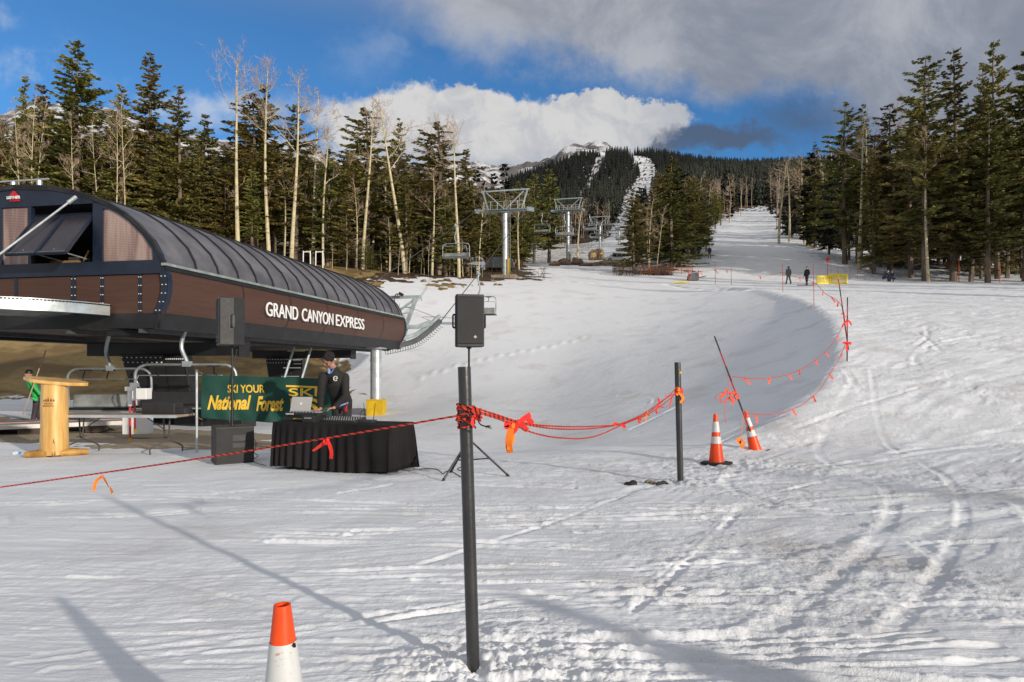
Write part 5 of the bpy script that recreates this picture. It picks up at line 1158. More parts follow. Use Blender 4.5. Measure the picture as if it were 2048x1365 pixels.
s_arr = np.arange(n_)*.0125; ph = np.cumsum(.0125*(2*np.pi/.115)*(1+1.3*np.array([fbm(np.array([x*2.]), np.array([3.]), 2, 4)[0] for x in s_arr])))
amp = .5+1.1*np.abs(np.array([fbm(np.array([x*3.]), np.array([8.]), 2, 7)[0] for x in s_arr]))
for j in range(rows+1):
    v = j/rows
    for i, (x, y, nx_, ny_) in enumerate(per):
        cx_, cy_ = x-Lx/2, y-Ly/2; e = min(1, v*7)
        corner = max(0, 1-min(abs(x), abs(Lx-x))/.25)*max(0, 1-min(abs(y), abs(Ly-y))/.25)
        d = .006+(.008+.026*v)*amp[i]*math.sin(ph[i]+.5*math.sin(v*3+i*.01))*e+.03*v+.05*v*corner*(1.2 if x > Lx/2 else .2)+.03*v*math.sin(s_arr[i]*2.1)
        z = TH+.004-v*(TH-.025-.03*math.sin(s_arr[i]*1.7+1)**2*1.3); lean = .02*v*(x > Lx-.001)
        V_.append(FL+tx*(x+nx_*d+lean)+ty*(y+ny_*d)+Vector((0, 0, z)))
F_ = [(j*n_+i, j*n_+(i+1) % n_, (j+1)*n_+(i+1) % n_, (j+1)*n_+i) for j in range(rows) for i in range(n_)]+[tuple(reversed(range(n_)))]
q = MB(); q.add(V_, F_); o = q.build('table_skirt', cloth, smooth=True); tag(o, 'pleated black cloth draped over the long table', 'tablecloth')
def TT(x, y, z): return FL+tx*x+ty*y+Vector((0, 0, TH+z))
tz = math.atan2(tx.y, tx.x)
knob = mat('grey_knobs', (.28, .29, .30), .4); face = mat('control_face', (.035, .036, .04), .4)
# controller and laptop
root = thing('music_controller', 'wide black music controller on the table in front of the performer', 'audio gear', TT(.33, .40, .0), tz)
q = MB(); q.box((0, 0, .035), (.66, .34, .06)); q.box((-.0, .0, .115), (.62, .30, .05)); q.build('case', bplast, root, bev=.01); q = MB(); q.box((0, 0, .0775), (.56, .24, .025)); q.build('riser', blk, root)
q = MB()
for i in range(9): q.lathe([(.010, 0), (.008, .016)], 8, Matrix.Translation((-.24+i*.06, -.1, .14)))
for sx in (-.19, .19): q.lathe([(.075, 0), (.072, .012), (0, .013)], 24, Matrix.Translation((sx, .03, .14)))
q.build('controls', knob, root)
text_obj('lettering', text('NUMARK', 1, wht), .15, .022, frame((-.28, -.152, .105), (1, 0, 0), (0, 0, 1)), root, .004)
q = MB(); q.box((.02, -.18, .045), (.28, .006, .012)); q.build('yellow_cable', yel, root)
lap = thing('laptop', 'open silver laptop seen from behind on the music controller', 'laptop', TT(.24, .35, .143), tz+.10)
q = MB(); q.box((0, .13, .008), (.36, .25, .014)); q.build('keyboard_base', galv, lap, bev=.003)
lidR = Matrix.Rotation(R(-18), 4, 'X'); silver = mat('laptop_silver', (.52, .52, .51), .4, .35, var=.03)
q = MB(); vs = Matrix.Translation((0, 0, .012))@lidR
q.box((0, 0, .12), (.355, .008, .235)); q.v = [tuple(vs@Vector(v)) for v in q.v]
o = q.build('lid', silver, lap, bev=.003); q = MB(); q.lathe([(.017, 0), (.017, .002), (0, .0022)], 20, vs@Matrix.Translation((0, -.0045, .125))@Matrix.Rotation(R(90), 4, 'X')@Matrix.Scale(1, 4)); q.lathe([(.006, 0), (.0, .002)], 8, vs@Matrix.Translation((.007, -.0045, .149))@Matrix.Rotation(R(90), 4, 'X')); q.build('lid_logo', wht, o)
root = thing('mixing_desk', 'small mixing desk with rows of knobs at the middle of the table', 'audio gear', TT(.99, .42, 0), tz-.05)
q = MB(); q.box((0, 0, .03), (.62, .34, .05), rot=Matrix.Rotation(R(7), 3, 'X')); q.build('case', face, root, bev=.006)
for r_ in range(4):
    q = MB()
    for i in range(13): q.lathe([(.009, 0), (.007, .018), (0, .019)], 7, Matrix.Translation((-.27+i*.045, -.12+r_*.07, .048+(-.12+r_*.07)*.12)))
    q.build('knob_row', knob, root)
root = thing('cable_box', 'small black box with white print beside the mixing desk', 'audio gear', TT(.56, .20, 0), tz); q = MB(); q.box((0, 0, .05), (.22, .2, .10)); q.build('case', bplast, root, bev=.008); q = MB(); q.box((0, -.101, .07), (.13, .003, .016)); q.build('print_strip', knob, root)
root = thing('wireless_receiver', 'small wireless receiver with two upright aerials on the table', 'audio gear', TT(1.42, .42, 0), tz)
q = MB(); q.box((0, 0, .022), (.24, .16, .04)); q.build('case', face, root, bev=.004)
for sx in (-1, 1): q = MB(); q.tube([(sx*.07, .05, .03), (sx*.07-(.03 if sx < 0 else -.035), .05, .30)], [.006, .0035], 6); q.build('aerial', blk, root)
q = MB(); q.tube(curve_pts([TT(1.22, .5, .01), TT(1.25, .5, .12), TT(1.3, .45, .17), TT(1.38, .42, .19)], 5), .006, 6); q.lathe([(.012, 0), (.018, .03), (.0, .05)], 8, Matrix.Translation(TT(1.36, .42, .18))); o = q.build('gooseneck_microphone', mat('copper_brown', (.12, .06, .03), .4)); tag(o, 'bent gooseneck microphone standing between mixer and receiver', 'microphone')

# banner
grn = mat('green_banner', (.010, .060, .045), .6, var=.12, vs=1.2, bump=.15, bs=30, spec=.3); gold = mat('gold_letters', (.72, .46, .04), .6, var=.05)
BA, BB = P(404, 791, 12.75), P(690, 806, 12.9); bx = (BB-BA); BL = bx.length; bx = bx.normalized()
root = thing('banner', 'dark green banner with yellow ski lettering behind the performer', 'banner', (BA.x, BA.y, 0)); 
W_, H_ = 90, 24; nrmB = Vector((bx.y, -bx.x, 0)).normalized()
def bpt(s, v):                                        # s metres along, v 0 top..1 bottom, in world
    top = np.interp(s/BL, [0, 1], [752-2, 759]); bot = np.interp(s/BL, [0, 1], [836, 857]); px = 404+286*s/BL; Y = 12.75+.15*s/BL; sg_ = 4*math.sin(math.pi*min(1, s/BL))*(1-v)*0
    p = P(px, top+(bot-top)*v+sg_, Y); return p+nrmB*(.05*math.sin(s*3.1+v*1.2)*(.3+.7*v)+.022*math.sin(s*9+v*4)+.012*math.sin(s*17-v*7)*v)
q = MB(); q.add([bpt(BL*i/W_, j/H_)-Vector((BA.x, BA.y, 0)) for j in range(H_+1) for i in range(W_+1)], [(j*(W_+1)+i, j*(W_+1)+i+1, (j+1)*(W_+1)+i+1, (j+1)*(W_+1)+i) for j in range(H_) for i in range(W_)]); q.build('cloth', grn, root, smooth=True)
def btext(body, px0, px1, pt, pb, shear=0., bold=.0, thick=.004):
    me = text(body, 1, gold, bold=bold, shear=shear, ext=.002); co = np.empty(len(me.vertices)*3, np.float32); me.vertices.foreach_get('co', co); co = co.reshape(-1, 3); lo, hi = co.min(0), co.max(0); sz = np.maximum(hi-lo, 1e-6); out = []
    for c in (co-lo)/sz:
        px = px0+(px1-px0)*c[0]; py = pb+(pt-pb)*c[1]; s = (px-404)/286*BL; t0 = np.interp(s/BL, [0, 1], [750, 759]); b0 = np.interp(s/BL, [0, 1], [836, 857]); out.append(list(bpt(s, (py-t0)/(b0-t0))+nrmB*(.004+thick*c[2])-Vector((BA.x, BA.y, 0))))
    me.vertices.foreach_set('co', np.array(out, np.float32).ravel()); me.update(); o = bpy.data.objects.new('lettering', me); C.objects.link(o); o.parent = root
btext('SKI YOUR', 456, 528, 770, 786, bold=.02); btext('National', 416, 502, 791, 820, shear=.35, bold=.035); btext('Forest', 511, 567, 793, 823, shear=.35, bold=.035)
btext('SKI', 577, 636, 777, 793, bold=.012); btext('US', 580, 637, 797, 826, bold=.03)
q = MB(); q.strip([bpt((p-404)/286*BL, .165)+nrmB*.006-Vector((BA.x, BA.y, 0)) for p in range(572, 640, 8)], [bpt((p-404)/286*BL, .205)+nrmB*.006-Vector((BA.x, BA.y, 0)) for p in range(572, 640, 8)]); q.build('bar', gold, root)
for px, top_, Yp, lab in ((393.5, 740, 12.7, 'slim metal pole holding the left end of the green banner'), (687, 775, 12.98, 'slim metal pole at the right end of the banner behind the performer')):
    a = P(px, top_, Yp); root = thing('banner_pole', lab, 'pole', (a.x, Yp, 0)); q = MB(); q.tube([(0, 0, -.1), (0, 0, a.z)], .021, 14); q.build('tube', galv, root, smooth=True)
    q = MB()
    for z in (a.z-.03, .66): q.tube([(.022*math.cos(t), .022*math.sin(t), z+.01*math.sin(t*3)) for t in np.linspace(0, 12, 40)], .004, 5); q.tube([(.02, 0, z), (.10, .02, z-.04)], .004, 5)
    q.build('tie', mat('tie_cord', (.45, .25, .15), .8), root)
# left folding table
FT = P(143, 0, 13.2); root = thing('folding_table', 'bare folding table with bent metal legs beside the log lectern', 'table', (-7.25, 12.75, 0), R(-3))
q = MB(); q.box((0, 0, .705), (2.44, .74, .045)); q.build('tabletop', mat('tan_tabletop', (.34, .27, .20), .5), root, bev=.015)
q = MB(); q.box((0, -.375, .705), (2.44, .014, .05)); q.build('edge_band', galv, root)
for sx in (-.82, .82):
    for sy in (-1, 1):
        q = MB(); q.tube(curve_pts([(sx-.12*sy, sy*.10, .68), (sx-.11*sy, sy*.12, .35), (sx-.10*sy, sy*.14, .26), (sx+.13*sy, sy*.28, .12), (sx+.14*sy, sy*.29, 0)], 5), .0145, 8); q.build('leg', mat('brown_metal', (.10, .085, .075), .4, .5), root, smooth=True)
    q = MB(); q.tube([(sx, -.13, .30), (sx, .13, .30)], .010, 6); q.tube([(sx*.98, 0, .42), (sx*.5, 0, .68)], .010, 6); q.build('brace', mat('brown_metal', (.10, .085, .075), .4, .5), root)
q = MB(); q.box(P(366, 812, 12.75)+Vector((0, 0, .0)), (.62, .3, .10)); 
# lectern of logs
logm = mat('varnished_log', (.74, .46, .15), .34, col2=(.50, .27, .07), vs=2.2, stretch=(5, 5, .35), bump=.12, bs=18, coat=.35); burn = mat('burnt_mark', (.18, .06, .015), .6); logd = mat('knotty_wood', (.50, .27, .06), .5, col2=(.25, .12, .03), vs=5, bump=.3)
lc = P(109, 0, 12.35); root = thing('log_lectern', 'varnished yellow log lectern with slab top and split foot', 'lectern', (lc.x, 12.35, 0), R(30))
q = MB(); zs = np.linspace(.02, 1.295, 14); q.lathe([(.228-.014*z+.004*math.sin(z*9), z) for z in zs], 40); q.build('trunk', logm, root, smooth=True)
q = MB(); outl = [(-.50, .08), (-.38, -.16), (-.05, -.24), (.22, -.22), (.50, -.06), (.50, .10), (.35, .26), (-.05, .30), (-.42, .26)]
tl = Matrix.Translation((.02, 0, 1.305))@Matrix.Rotation(R(6), 4, 'Y')@Matrix.Rotation(R(7), 4, 'X'); q.prism([tl@Vector((x, y, 0)) for x, y in outl], tl.to_3x3()@Vector((0, 0, .062))); q.build('slab_top', logm, root, bev=.014)
for sx, l_ in ((-1, .42), (1, .52)):
    q = MB(); q.tube([(sx*.10, -.15, .05), (sx*.30, -.13, .055), (sx*l_, -.05, .045)], [.072, .065, .05], 12); q.tube([(sx*.1, .15, .05), (sx*.38, .18, .04)], [.07, .05], 12); q.build('foot_log', logd, root, smooth=True)
q = MB(); q.prism([(-.028, -.2285, .0), (.03, -.2285, .0), (.022, -.2275, .22), (.0, -.2265, .33), (-.018, -.2275, .2)], (0, .02, 0)); q.build('split', burn, root)
def lpt(a, z, r=.2225): return Vector((r*math.sin(a), -r*math.cos(a), z))
q = MB()
for a0, w_, h_ in ((-.78, .13, .035), (-.62, .14, .055), (-.45, .16, .075), (-.25, .17, .06), (-.05, .14, .045)):
    q.strip([lpt(a0+w_*k/4, .985) for k in range(5)], [lpt(a0+w_*k/4, .985+h_*(1-abs(k-2)/2)+.006) for k in range(5)])
mk = q.build('burnt_emblem', burn, root)
def wrap_text(body, a0, a1, z0, z1):
    me = text(body, 1, burn, ext=.001); co = np.empty(len(me.vertices)*3, np.float32); me.vertices.foreach_get('co', co); co = co.reshape(-1, 3); lo, hi = co.min(0), co.max(0); sz = np.maximum(hi-lo, 1e-6)
    me.vertices.foreach_set('co', np.array([list(lpt(a0+(a1-a0)*c[0], z0+(z1-z0)*c[1], .2225+.0015*c[2])) for c in (co-lo)/sz], np.float32).ravel()); me.update(); o = bpy.data.objects.new('lettering', me); C.objects.link(o); o.parent = root
wrap_text('ARIZONA', -.72, -.05, .935, .965); wrap_text('SNOWBOWL', -.80, .03, .89, .922)
# small things lying about
q = MB(); q.tube([P(27, 907, 12.6), P(34, 906, 12.6), P(38, 906, 12.6)], [.03, .032, .012], 10); bt = q.build('water_bottle', mat('clear_plastic', (.55, .66, .75), .15, spec=.8), smooth=True); tag(bt, 'small clear water bottle lying on the snow at the left', 'bottle'); q = MB(); q.tube([P(38, 906, 12.6), P(41, 906, 12.6)], .018, 10); q.build('cap', mat('blue_cap', (.02, .25, .6), .4), bt)
glm = mat('glove_cloth', (.03, .028, .027), .85, var=.3, bump=.6, bs=50); glt = mat('tan_cloth', (.20, .16, .13), .85)
for (x, y, n2, lab, mm_) in ((1262, 971, 3, 'small black glove lying on the snow left of the second post', glm), (1300, 969, 5, 'crumpled grey and black cloth on the snow by the second post', glt), (1320, 971, 3, 'dark glove on the snow just left of the second post', glm)):
    c = P(x, y, 1.55*F/(y-HY)); q = MB(); rr = random.Random(x)
    for k in range(n2+2): a = rr.uniform(-.5, .5); d = Vector((rr.uniform(-.09, .09), rr.uniform(-.05, .05), rr.uniform(.0, .03))); q.tube(curve_pts([c+d, c+d+Vector((.05, .01, .02)), c+d+Vector((.10*math.cos(a), .04*math.sin(a), .0))], 3), [.015, .02, .022, .02, .018, .014, .010], 7)
    o = q.build('glove', mm_, smooth=True); md = o.modifiers.new('r', 'REMESH'); md.mode = 'VOXEL'; md.voxel_size = .008; md.use_smooth_shade = True; tag(o, lab, 'glove')
# ---------------------------------------------------------------- people
skin = mat('skin', (.48, .24, .16), .5, var=.06, vs=8); hairm = mat('dark_hair', (.010, .007, .006), .85, bump=.6, bs=90)
jackm = mat('black_fleece', (.014, .0135, .013), .85, var=.2, vs=5, bump=.35, bs=120); trou = mat('dark_trousers', (.02, .019, .021), .85, bump=.2)
def ell(q, path, rad, side, n=14, mi=0):              # elliptical limb: rad = [(along side, across)]
    path = [Vector(p) for p in path]; k = len(path); side = Vector(side); vs = []
    for i, p in enumerate(path):
        t = (path[min(i+1, k-1)]-path[max(i-1, 0)]).normalized(); s_ = (side-t*side.dot(t)).normalized(); f_ = t.cross(s_)
        for j in range(n): a = 2*math.pi*j/n; vs.append(p+s_*math.cos(a)*rad[i][0]+f_*math.sin(a)*rad[i][1])
    q.add(vs, [(i*n+j, i*n+(j+1) % n, (i+1)*n+(j+1) % n, (i+1)*n+j) for i in range(k-1) for j in range(n)]+[tuple(reversed(range(n))), tuple((k-1)*n+j for j in range(n))], mi)
def ball(q, c, r, rot=None, n=14):
    M = Matrix.Translation(c)@(rot.to_4x4() if rot else Matrix.Identity(4)); pr = []
    for i in range(n//2+1): a = -math.pi/2+math.pi*i/(n//2); pr.append((math.cos(a), math.sin(a)))
    q.lathe(pr, n, M@Matrix.Diagonal((*([r]*3 if not hasattr(r, '__len__') else r), 1)), cap=False)
def cap_(q, a, b, r1, r2, n=10):
    a, b = Vector(a), Vector(b); d = (b-a).normalized(); k = 4
    pts = [a-d*r1]+[a-d*r1*.7]+[a.lerp(b, i/k) for i in range(k+1)]+[b+d*r2*.7, b+d*r2]; rr = [r1*.12, r1*.72]+[r1+(r2-r1)*i/k for i in range(k+1)]+[r2*.72, r2*.12]
    q.tube(pts, rr, n)
def vox(o, s): m = o.modifiers.new('merge', 'REMESH'); m.mode = 'VOXEL'; m.voxel_size = s; m.use_smooth_shade = True; return o
def person(lab, J, fwd, vs=.014, jacket=jackm, trousers=trou, hair=hairm, hat=None, boots=None, fingers=False, collar=None, hood=False, group=None, sk=None):
    J = {k: Vector(v) for k, v in J.items()}; fwd = Vector(fwd).normalized(); side = (J['shR']-J['shL']).normalized()
    q = MB(); org = J['pel'].copy(); org.z = min(J['anL'].z, J['anR'].z)-.08
    hd = J['head']; hf = Vector(J.get('look', fwd)).normalized(); hs = side-hf*side.dot(hf); hs.normalize(); hu = hs.cross(hf); hu = hu if hu.z > 0 else -hu
    Rm = Matrix((hs, hf, hu)).transposed()
    H = lambda x, y, z: hd+Rm@Vector((x, y, z))
    ball(q, H(0, -.005, .02), (.076, .094, .105), Rm, 18); ball(q, H(0, .022, -.055), (.056, .062, .062), Rm, 14); ball(q, H(0, .05, -.085), (.03, .03, .025), Rm)
    q.tube([H(0, .084, .005), H(0, .112, -.028), H(0, .088, -.036)], [.008, .014, .008], 8); ball(q, H(0, .080, .024), (.045, .014, .010), Rm)
    for s in (-1, 1): ball(q, H(s*.078, -.008, -.008), (.011, .02, .032), Rm); ball(q, H(s*.042, .062, -.02), (.022, .02, .02), Rm)
    ball(q, H(0, .084, -.062), (.024, .010, .009), Rm)
    cap_(q, J['neck'], H(0, -.02, -.04), .058, .052)
    pel, ch = J['pel'], (J['shL']+J['shR'])/2
    spine = [pel+Vector((0, 0, -.06)), pel, pel.lerp(ch, .35), pel.lerp(ch, .75), ch+Vector((0, 0, .02)), J['neck']]
    ell(q, spine, [(.13, .10), (.155, .115), (.135, .10), (.165, .115), (.15, .09), (.06, .06)], side)
    for S in 'LR':
        cap_(q, J['sh'+S], J['el'+S], .050, .040); cap_(q, J['el'+S], J['ha'+S], .040, .027)
        cap_(q, J['hip'+S], J['kn'+S], .085, .055); cap_(q, J['kn'+S], J['an'+S], .056, .038)
        ft = Vector((fwd.x, fwd.y, 0)).normalized(); cap_(q, J['an'+S]+Vector((0, 0, -.03)), J['an'+S]+ft*.17+Vector((0, 0, -.055)), .042, .032)
        hdv = (J['ha'+S]-J['el'+S]).normalized(); hv = Vector(J.get('hd'+S, hdv)).normalized(); sd = hv.cross(Vector((0, 0, 1))); sd = sd.normalized() if sd.length > .1 else side
        w_ = J['ha'+S]; pn = sd.cross(hv).normalized(); pn = pn if pn.z < 0 else -pn
        ell(q, [w_, w_+hv*.045, w_+hv*.09], [(.028, .016), (.041, .015), (.040, .012)], sd, 12)
        if fingers:
            for k, (o_, L) in enumerate(((-.032, .070), (-.011, .080), (.011, .074), (.031, .058))):
                b = w_+hv*.085+sd*o_; m_ = b+(hv*.85+pn*.35)*L*.5+sd*o_*.12; e = m_+(hv*.55+pn*.8)*L*.5; q.tube([b-hv*.02, b, m_, e], [.0095, .0095, .0085, .0065], 8)
            tside = -1 if S == 'R' else 1; b = w_+hv*.025+sd*.032*tside*1; q.tube([b-sd*.01*tside, b+(hv*.6+sd*tside*.7)*.03, b+(hv*.85+sd*tside*.35+pn*.3)*.065], [.012, .0105, .008], 8)
    for i in range(len(q.v)): q.v[i] = tuple(Vector(q.v[i])-org)
    body = vox(q.build('person', sk or skin, smooth=True, loc=org), .008 if fingers else vs); tag(body, lab, 'person', group)
    def part(name, m_, fn, v=vs):
        q = MB(); fn(q); q.v = [tuple(Vector(c)-org) for c in q.v]; return vox(q.build(name, m_, body, smooth=True), v)
    def jk(q):
        sp = [pel+Vector((0, 0, -.10)), pel+Vector((0, 0, .02)), pel.lerp(ch, .4), pel.lerp(ch, .8), ch+Vector((0, 0, .035)), J['neck']+Vector((0, 0, .02))]
        ell(q, sp, [(.180, .140), (.185, .145), (.175, .135), (.195, .135), (.165, .11), (.082, .082)], side, 18)
        for S in 'LR':
            e_ = J['el'+S]; h_ = J['ha'+S]; cap_(q, J['sh'+S], e_, .078, .062, 12); cap_(q, e_, e_.lerp(h_, .88), .062, .044, 12)
            for t in (.35, .7): ball(q, e_.lerp(h_, t), .056-.01*t)
        if hood: ball(q, H(0, -.03, .0), (.115, .125, .15), Rm)
        else: ell(q, [J['neck']+Vector((0, 0, -.02)), J['neck']+Vector((0, 0, .045))+fwd*.01], [(.085, .085), (.074, .078)], side)
    part('jacket', jacket, jk)
    def tr(q):
        ell(q, [pel+Vector((0, 0, -.12)), pel, pel+Vector((0, 0, .05))], [(.165, .125), (.17, .13), (.15, .11)], side)
        for S in 'LR': cap_(q, J['hip'+S], J['kn'+S], .100, .075, 12); cap_(q, J['kn'+S], J['an'+S]+Vector((0, 0, .03)), .076, .068, 12)
    part('trousers', trousers, tr)
    def sh(q):
        for S in 'LR': ft = Vector((fwd.x, fwd.y, 0)).normalized(); cap_(q, J['an'+S]+Vector((0, 0, -.02)), J['an'+S]+ft*.18+Vector((0, 0, -.045)), .052, .04); cap_(q, J['an'+S]+Vector((0, 0, .02)), J['an'+S]+Vector((0, 0, -.03)), .056, .054)
    part('boots', boots or blk, sh)
    if hat: part('hat', hat, lambda q: (ball(q, H(0, -.01, .06), (.088, .102, .085), Rm, 16), ell(q, [H(0, 0, .02), H(0, 0, .05)], [(.09, .104), (.09, .104)], hs)))
    elif not hood:
        def hr(q):
            ball(q, H(0, -.022, .045), (.087, .097, .092), Rm, 18)
            for k in range(34):
                a = k*2.4; r = .03+.055*((k*7) % 9)/9; ball(q, H(r*math.cos(a), -.015+r*math.sin(a)*1.0, .128-.9*r*r*6), (.016+.008*(k % 3), .018, .026-.005*(k % 4)), Rm, 8)
            for x in (-.045, -.02, .005, .03, .05): ball(q, H(x, .066, .082), (.02, .02, .018), Rm, 8)
            for s in (-1, 1): ball(q, H(s*.074, -.01, .02), (.012, .026, .04), Rm, 8)
        part('hair', hair, hr, .007 if fingers else .014)
    if fingers:
        q = MB()
        for s in (-1, 1): ball(q, H(s*.031, .086, -.002), (.013, .006, .005), Rm, 10)
        q.v = [tuple(Vector(c)-org) for c in q.v]; q.build('eyes', blk, body, smooth=True)
        q = MB()
        for s in (-1, 1): q.tube([H(s*.016, .094, .020), H(s*.034, .092, .025), H(s*.052, .080, .019)], .0045, 6)
        q.v = [tuple(Vector(c)-org) for c in q.v]; q.build('eyebrows', hairm, body)
        q = MB(); q.tube([H(-.02, .088, -.062), H(0, .0955, -.062), H(.02, .088, -.062)], .0035, 6); q.v = [tuple(Vector(c)-org) for c in q.v]; q.build('mouth', mat('lips', (.25, .09, .07), .5), body)
    return body, H, org
Y0 = 11.55; k_ = Y0/F
def D(px, py, Y): return tuple(P(px, py, Y))
J = dict(pel=D(683, 806, 11.75), neck=D(668, 740, 11.45), head=D(657, 720, 11.28), shL=D(690, 755, 11.50), shR=D(646, 753, 11.42), elL=D(691, 793, 11.40), elR=D(641, 793, 11.22), haL=D(668, 816, 11.12), haR=D(641, 818, 10.98),
         hipL=D(692, 818, 11.78), hipR=D(675, 818, 11.72), knL=tuple(Vector(D(694, 818, 11.74))+Vector((0, 0, -.42))), knR=tuple(Vector(D(674, 818, 11.68))+Vector((0, 0, -.42))), anL=tuple(Vector(D(696, 818, 11.85))+Vector((0, 0, -.80))), anR=tuple(Vector(D(673, 818, 11.8))+Vector((0, 0, -.80))),
         hdL=(-.75, -.62, -.10), hdR=(-.55, -.8, -.12), look=(-.42, -.62, -.62))
b_, H_, o_ = person('man with short dark hair in a black fleece bending over the music gear', J, (-.30, -.95, 0), .010, fingers=True)
q = MB(); nk = Vector(J['neck']); f_ = Vector((-.30, -.95, 0))
for s in (-1, 1):
    sd = Vector((.95, -.30, 0))*s; q.prism([nk+f_*.055+sd*.002+Vector((0, 0, -.01)), nk+f_*.04+sd*.062+Vector((0, 0, .075)), nk+f_*.075+sd*.058+Vector((0, 0, .03)), nk+f_*.125+sd*.034+Vector((0, 0, -.055)), nk+f_*.125+sd*.004+Vector((0, 0, -.07))], f_*.012)
q.v = [tuple(Vector(c)-o_) for c in q.v]; q.build('shirt_collar', mat('blue_shirt', (.22, .34, .68), .7, var=.05), b_)
q = MB(); c = P(671.5, 757.5, 11.27); 
for a in np.linspace(.6, 5.2, 12): q.box(c+Vector((.030*math.cos(a), -.012, .034*math.sin(a))), (.016, .01, .018), rot=Matrix.Rotation(-a, 3, 'Y'))
q.box(c+Vector((.016, -.012, -.004)), (.03, .01, .012)); q.v = [tuple(Vector(v)-o_) for v in q.v]; q.build('jacket_emblem', wht, b_)
q = MB(); q.tube(curve_pts([P(672, 815, 11.52), P(683, 811, 11.50), P(696, 806, 11.58)], 4), .013, 6); q.v = [tuple(Vector(v)-o_) for v in q.v]; q.build('shirt_hem', mat('blue_shirt', (.30, .38, .62), .7), b_)
q = MB(); q.box(P(692, 819, 11.5), (.035, .03, .07)); q.tube([P(693, 806, 11.55), P(694, 812, 11.52), P(692, 817, 11.5)], .006, 6); q.v = [tuple(Vector(v)-o_) for v in q.v]; q.build('belt_tag', red, b_)

def standing(px, Y, h, fwd, yaw=0., arms=0., step=.12, lean=0., up=None):
    g = onG(px, Y); s = h/1.75; f = Vector(fwd).normalized(); r = Vector((f.y, -f.x, 0))
    def q(a, b, c): return tuple(g+(r*a+f*b+Vector((0, 0, c)))*s)
    return dict(pel=q(0, 0, .95), neck=q(0, lean, 1.47), head=q(0, lean*1.2, 1.63), shL=q(-.19, lean, 1.41), shR=q(.19, lean, 1.41), elL=q(-.26, lean-.03+arms*.2, 1.13), elR=q(.27, lean+arms*.2, 1.13), haL=q(-.25, .06+arms*.35, .90+arms*.1), haR=q(.26, .08+arms*.35, .88+arms*.1),
                hipL=q(-.09, 0, .90), hipR=q(.09, 0, .90), knL=q(-.11, step*.4, .50), knR=q(.12, -step*.2, .50), anL=q(-.13, step, .10), anR=q(.15, -step, .10))
gsuit = mat('grey_ski_suit', (.09, .09, .08), .85); bsuit = mat('black_ski_suit', (.018, .018, .022), .8); dblue = mat('dark_blue_suit', (.03, .045, .09), .8)
person('person in grey ski clothes with raised hood standing on the far slope', standing(1577, 66.5, 1.75, (-.2, 1, 0), step=.18), (-.2, 1, 0), .03, gsuit, gsuit, hood=True)
fb, _, _ = person('snowboarder in black clothes standing beside the yellow net panels', standing(1614, 62.0, 1.75, (-.9, -.4, 0), step=.2), (-.9, -.4, 0), .03, bsuit, bsuit, hat=bsuit)
g = onG(1613, 61.8, .03); q = MB(); q.prism([g+Vector((x, y, 0)) for x, y in ((-.95, -.1), (-.8, -.2), (.6, -.12), (.85, .0), (.6, .16), (-.8, .1))], (0, 0, .03)); o = q.build('snowboard', mat('dark_board', (.06, .05, .05), .4), bev=.01); tag(o, 'dark snowboard under the black clad rider', 'snowboard')
person('small distant figure in dark blue on the lower ski run', standing(1419, 98, 1.75, (0, -1, 0), step=.05), (0, -1, 0), .05, dblue, dblue, hat=dblue)
Jp = {k: (v[0]-1.2, v[1], v[2]) for k, v in standing(1100, 11., 1.8, (.2, 1, 0), step=.05).items()}; off_ = Vector((5.3, -.75, 0))-Vector((Jp['anL'][0], Jp['anL'][1], Jp['anL'][2]-.1))  # out-of-view figure added to throw the wide foreground shadow
Jp = {k: tuple(Vector(v)+off_) for k, v in Jp.items()}
person('unseen figure in a dark coat added beyond the right edge to cast a shadow', Jp, (.2, 1, 0), .03, mat('dark_coat', (.05, .05, .06), .8), trou, hat=blk)
def crouch(px, Y, fwd):
    g = onG(px, Y); f = Vector(fwd).normalized(); r = Vector((f.y, -f.x, 0))
    def q(a, b, c): return tuple(g+r*a+f*b+Vector((0, 0, c)))
    return dict(pel=q(0, -.1, .42), neck=q(0, .22, .92), head=q(0, .34, 1.05), shL=q(-.18, .18, .86), shR=q(.18, .18, .86), elL=q(-.24, .36, .62), elR=q(.24, .36, .62), haL=q(-.12, .55, .42), haR=q(.12, .55, .42), hipL=q(-.1, -.08, .40), hipR=q(.1, -.08, .40), knL=q(-.14, .34, .52), knR=q(.14, .34, .52), anL=q(-.14, .32, .10), anR=q(.16, .40, .10))
person('left one of two crouching figures in dark blue at the edge of the right wood', crouch(1769, 72.0, (.8, -.4, 0)), (.8, -.4, 0), .04, dblue, dblue, hat=mat('pale_hat', (.3, .35, .4), .8))
person('right one of two crouching figures in dark blue at the edge of the right wood', crouch(1787, 71.5, (-.7, -.5, 0)), (-.7, -.5, 0), .04, dblue, bsuit, hat=dblue)
# worker in green behind the lectern
gre = mat('green_jacket', (.035, .42, .10), .6)
Jg = standing(73, 20.6, 1.58, (-.6, -.5, 0), step=.1, lean=.18); g = onG(79, 20.6)
Jg['haR'] = tuple(P(64, 797, 20.2)); Jg['elR'] = tuple(P(72, 800, 20.3)); Jg['haL'] = tuple(P(69, 775, 20.2)); Jg['elL'] = tuple(P(80, 788, 20.3))
person('worker in a bright green jacket and dark trousers behind the log lectern', Jg, (-.6, -.5, 0), .02, gre, mat('plum_trousers', (.05, .035, .045), .8), hat=blk, fingers=False)
q = MB(); q.tube([P(46, 829, 20.1), P(91, 703, 20.1)], .016, 8); q.tube([P(79, 737, 20.1), P(91.5, 702, 20.1)], .022, 8, mi=1); o = q.build('rake_pole', [mat('worn_wood', (.42, .33, .26), .7), mat('brown_grip', (.08, .04, .035), .6)]); tag(o, 'long wooden tool pole held by the worker in green', 'pole')

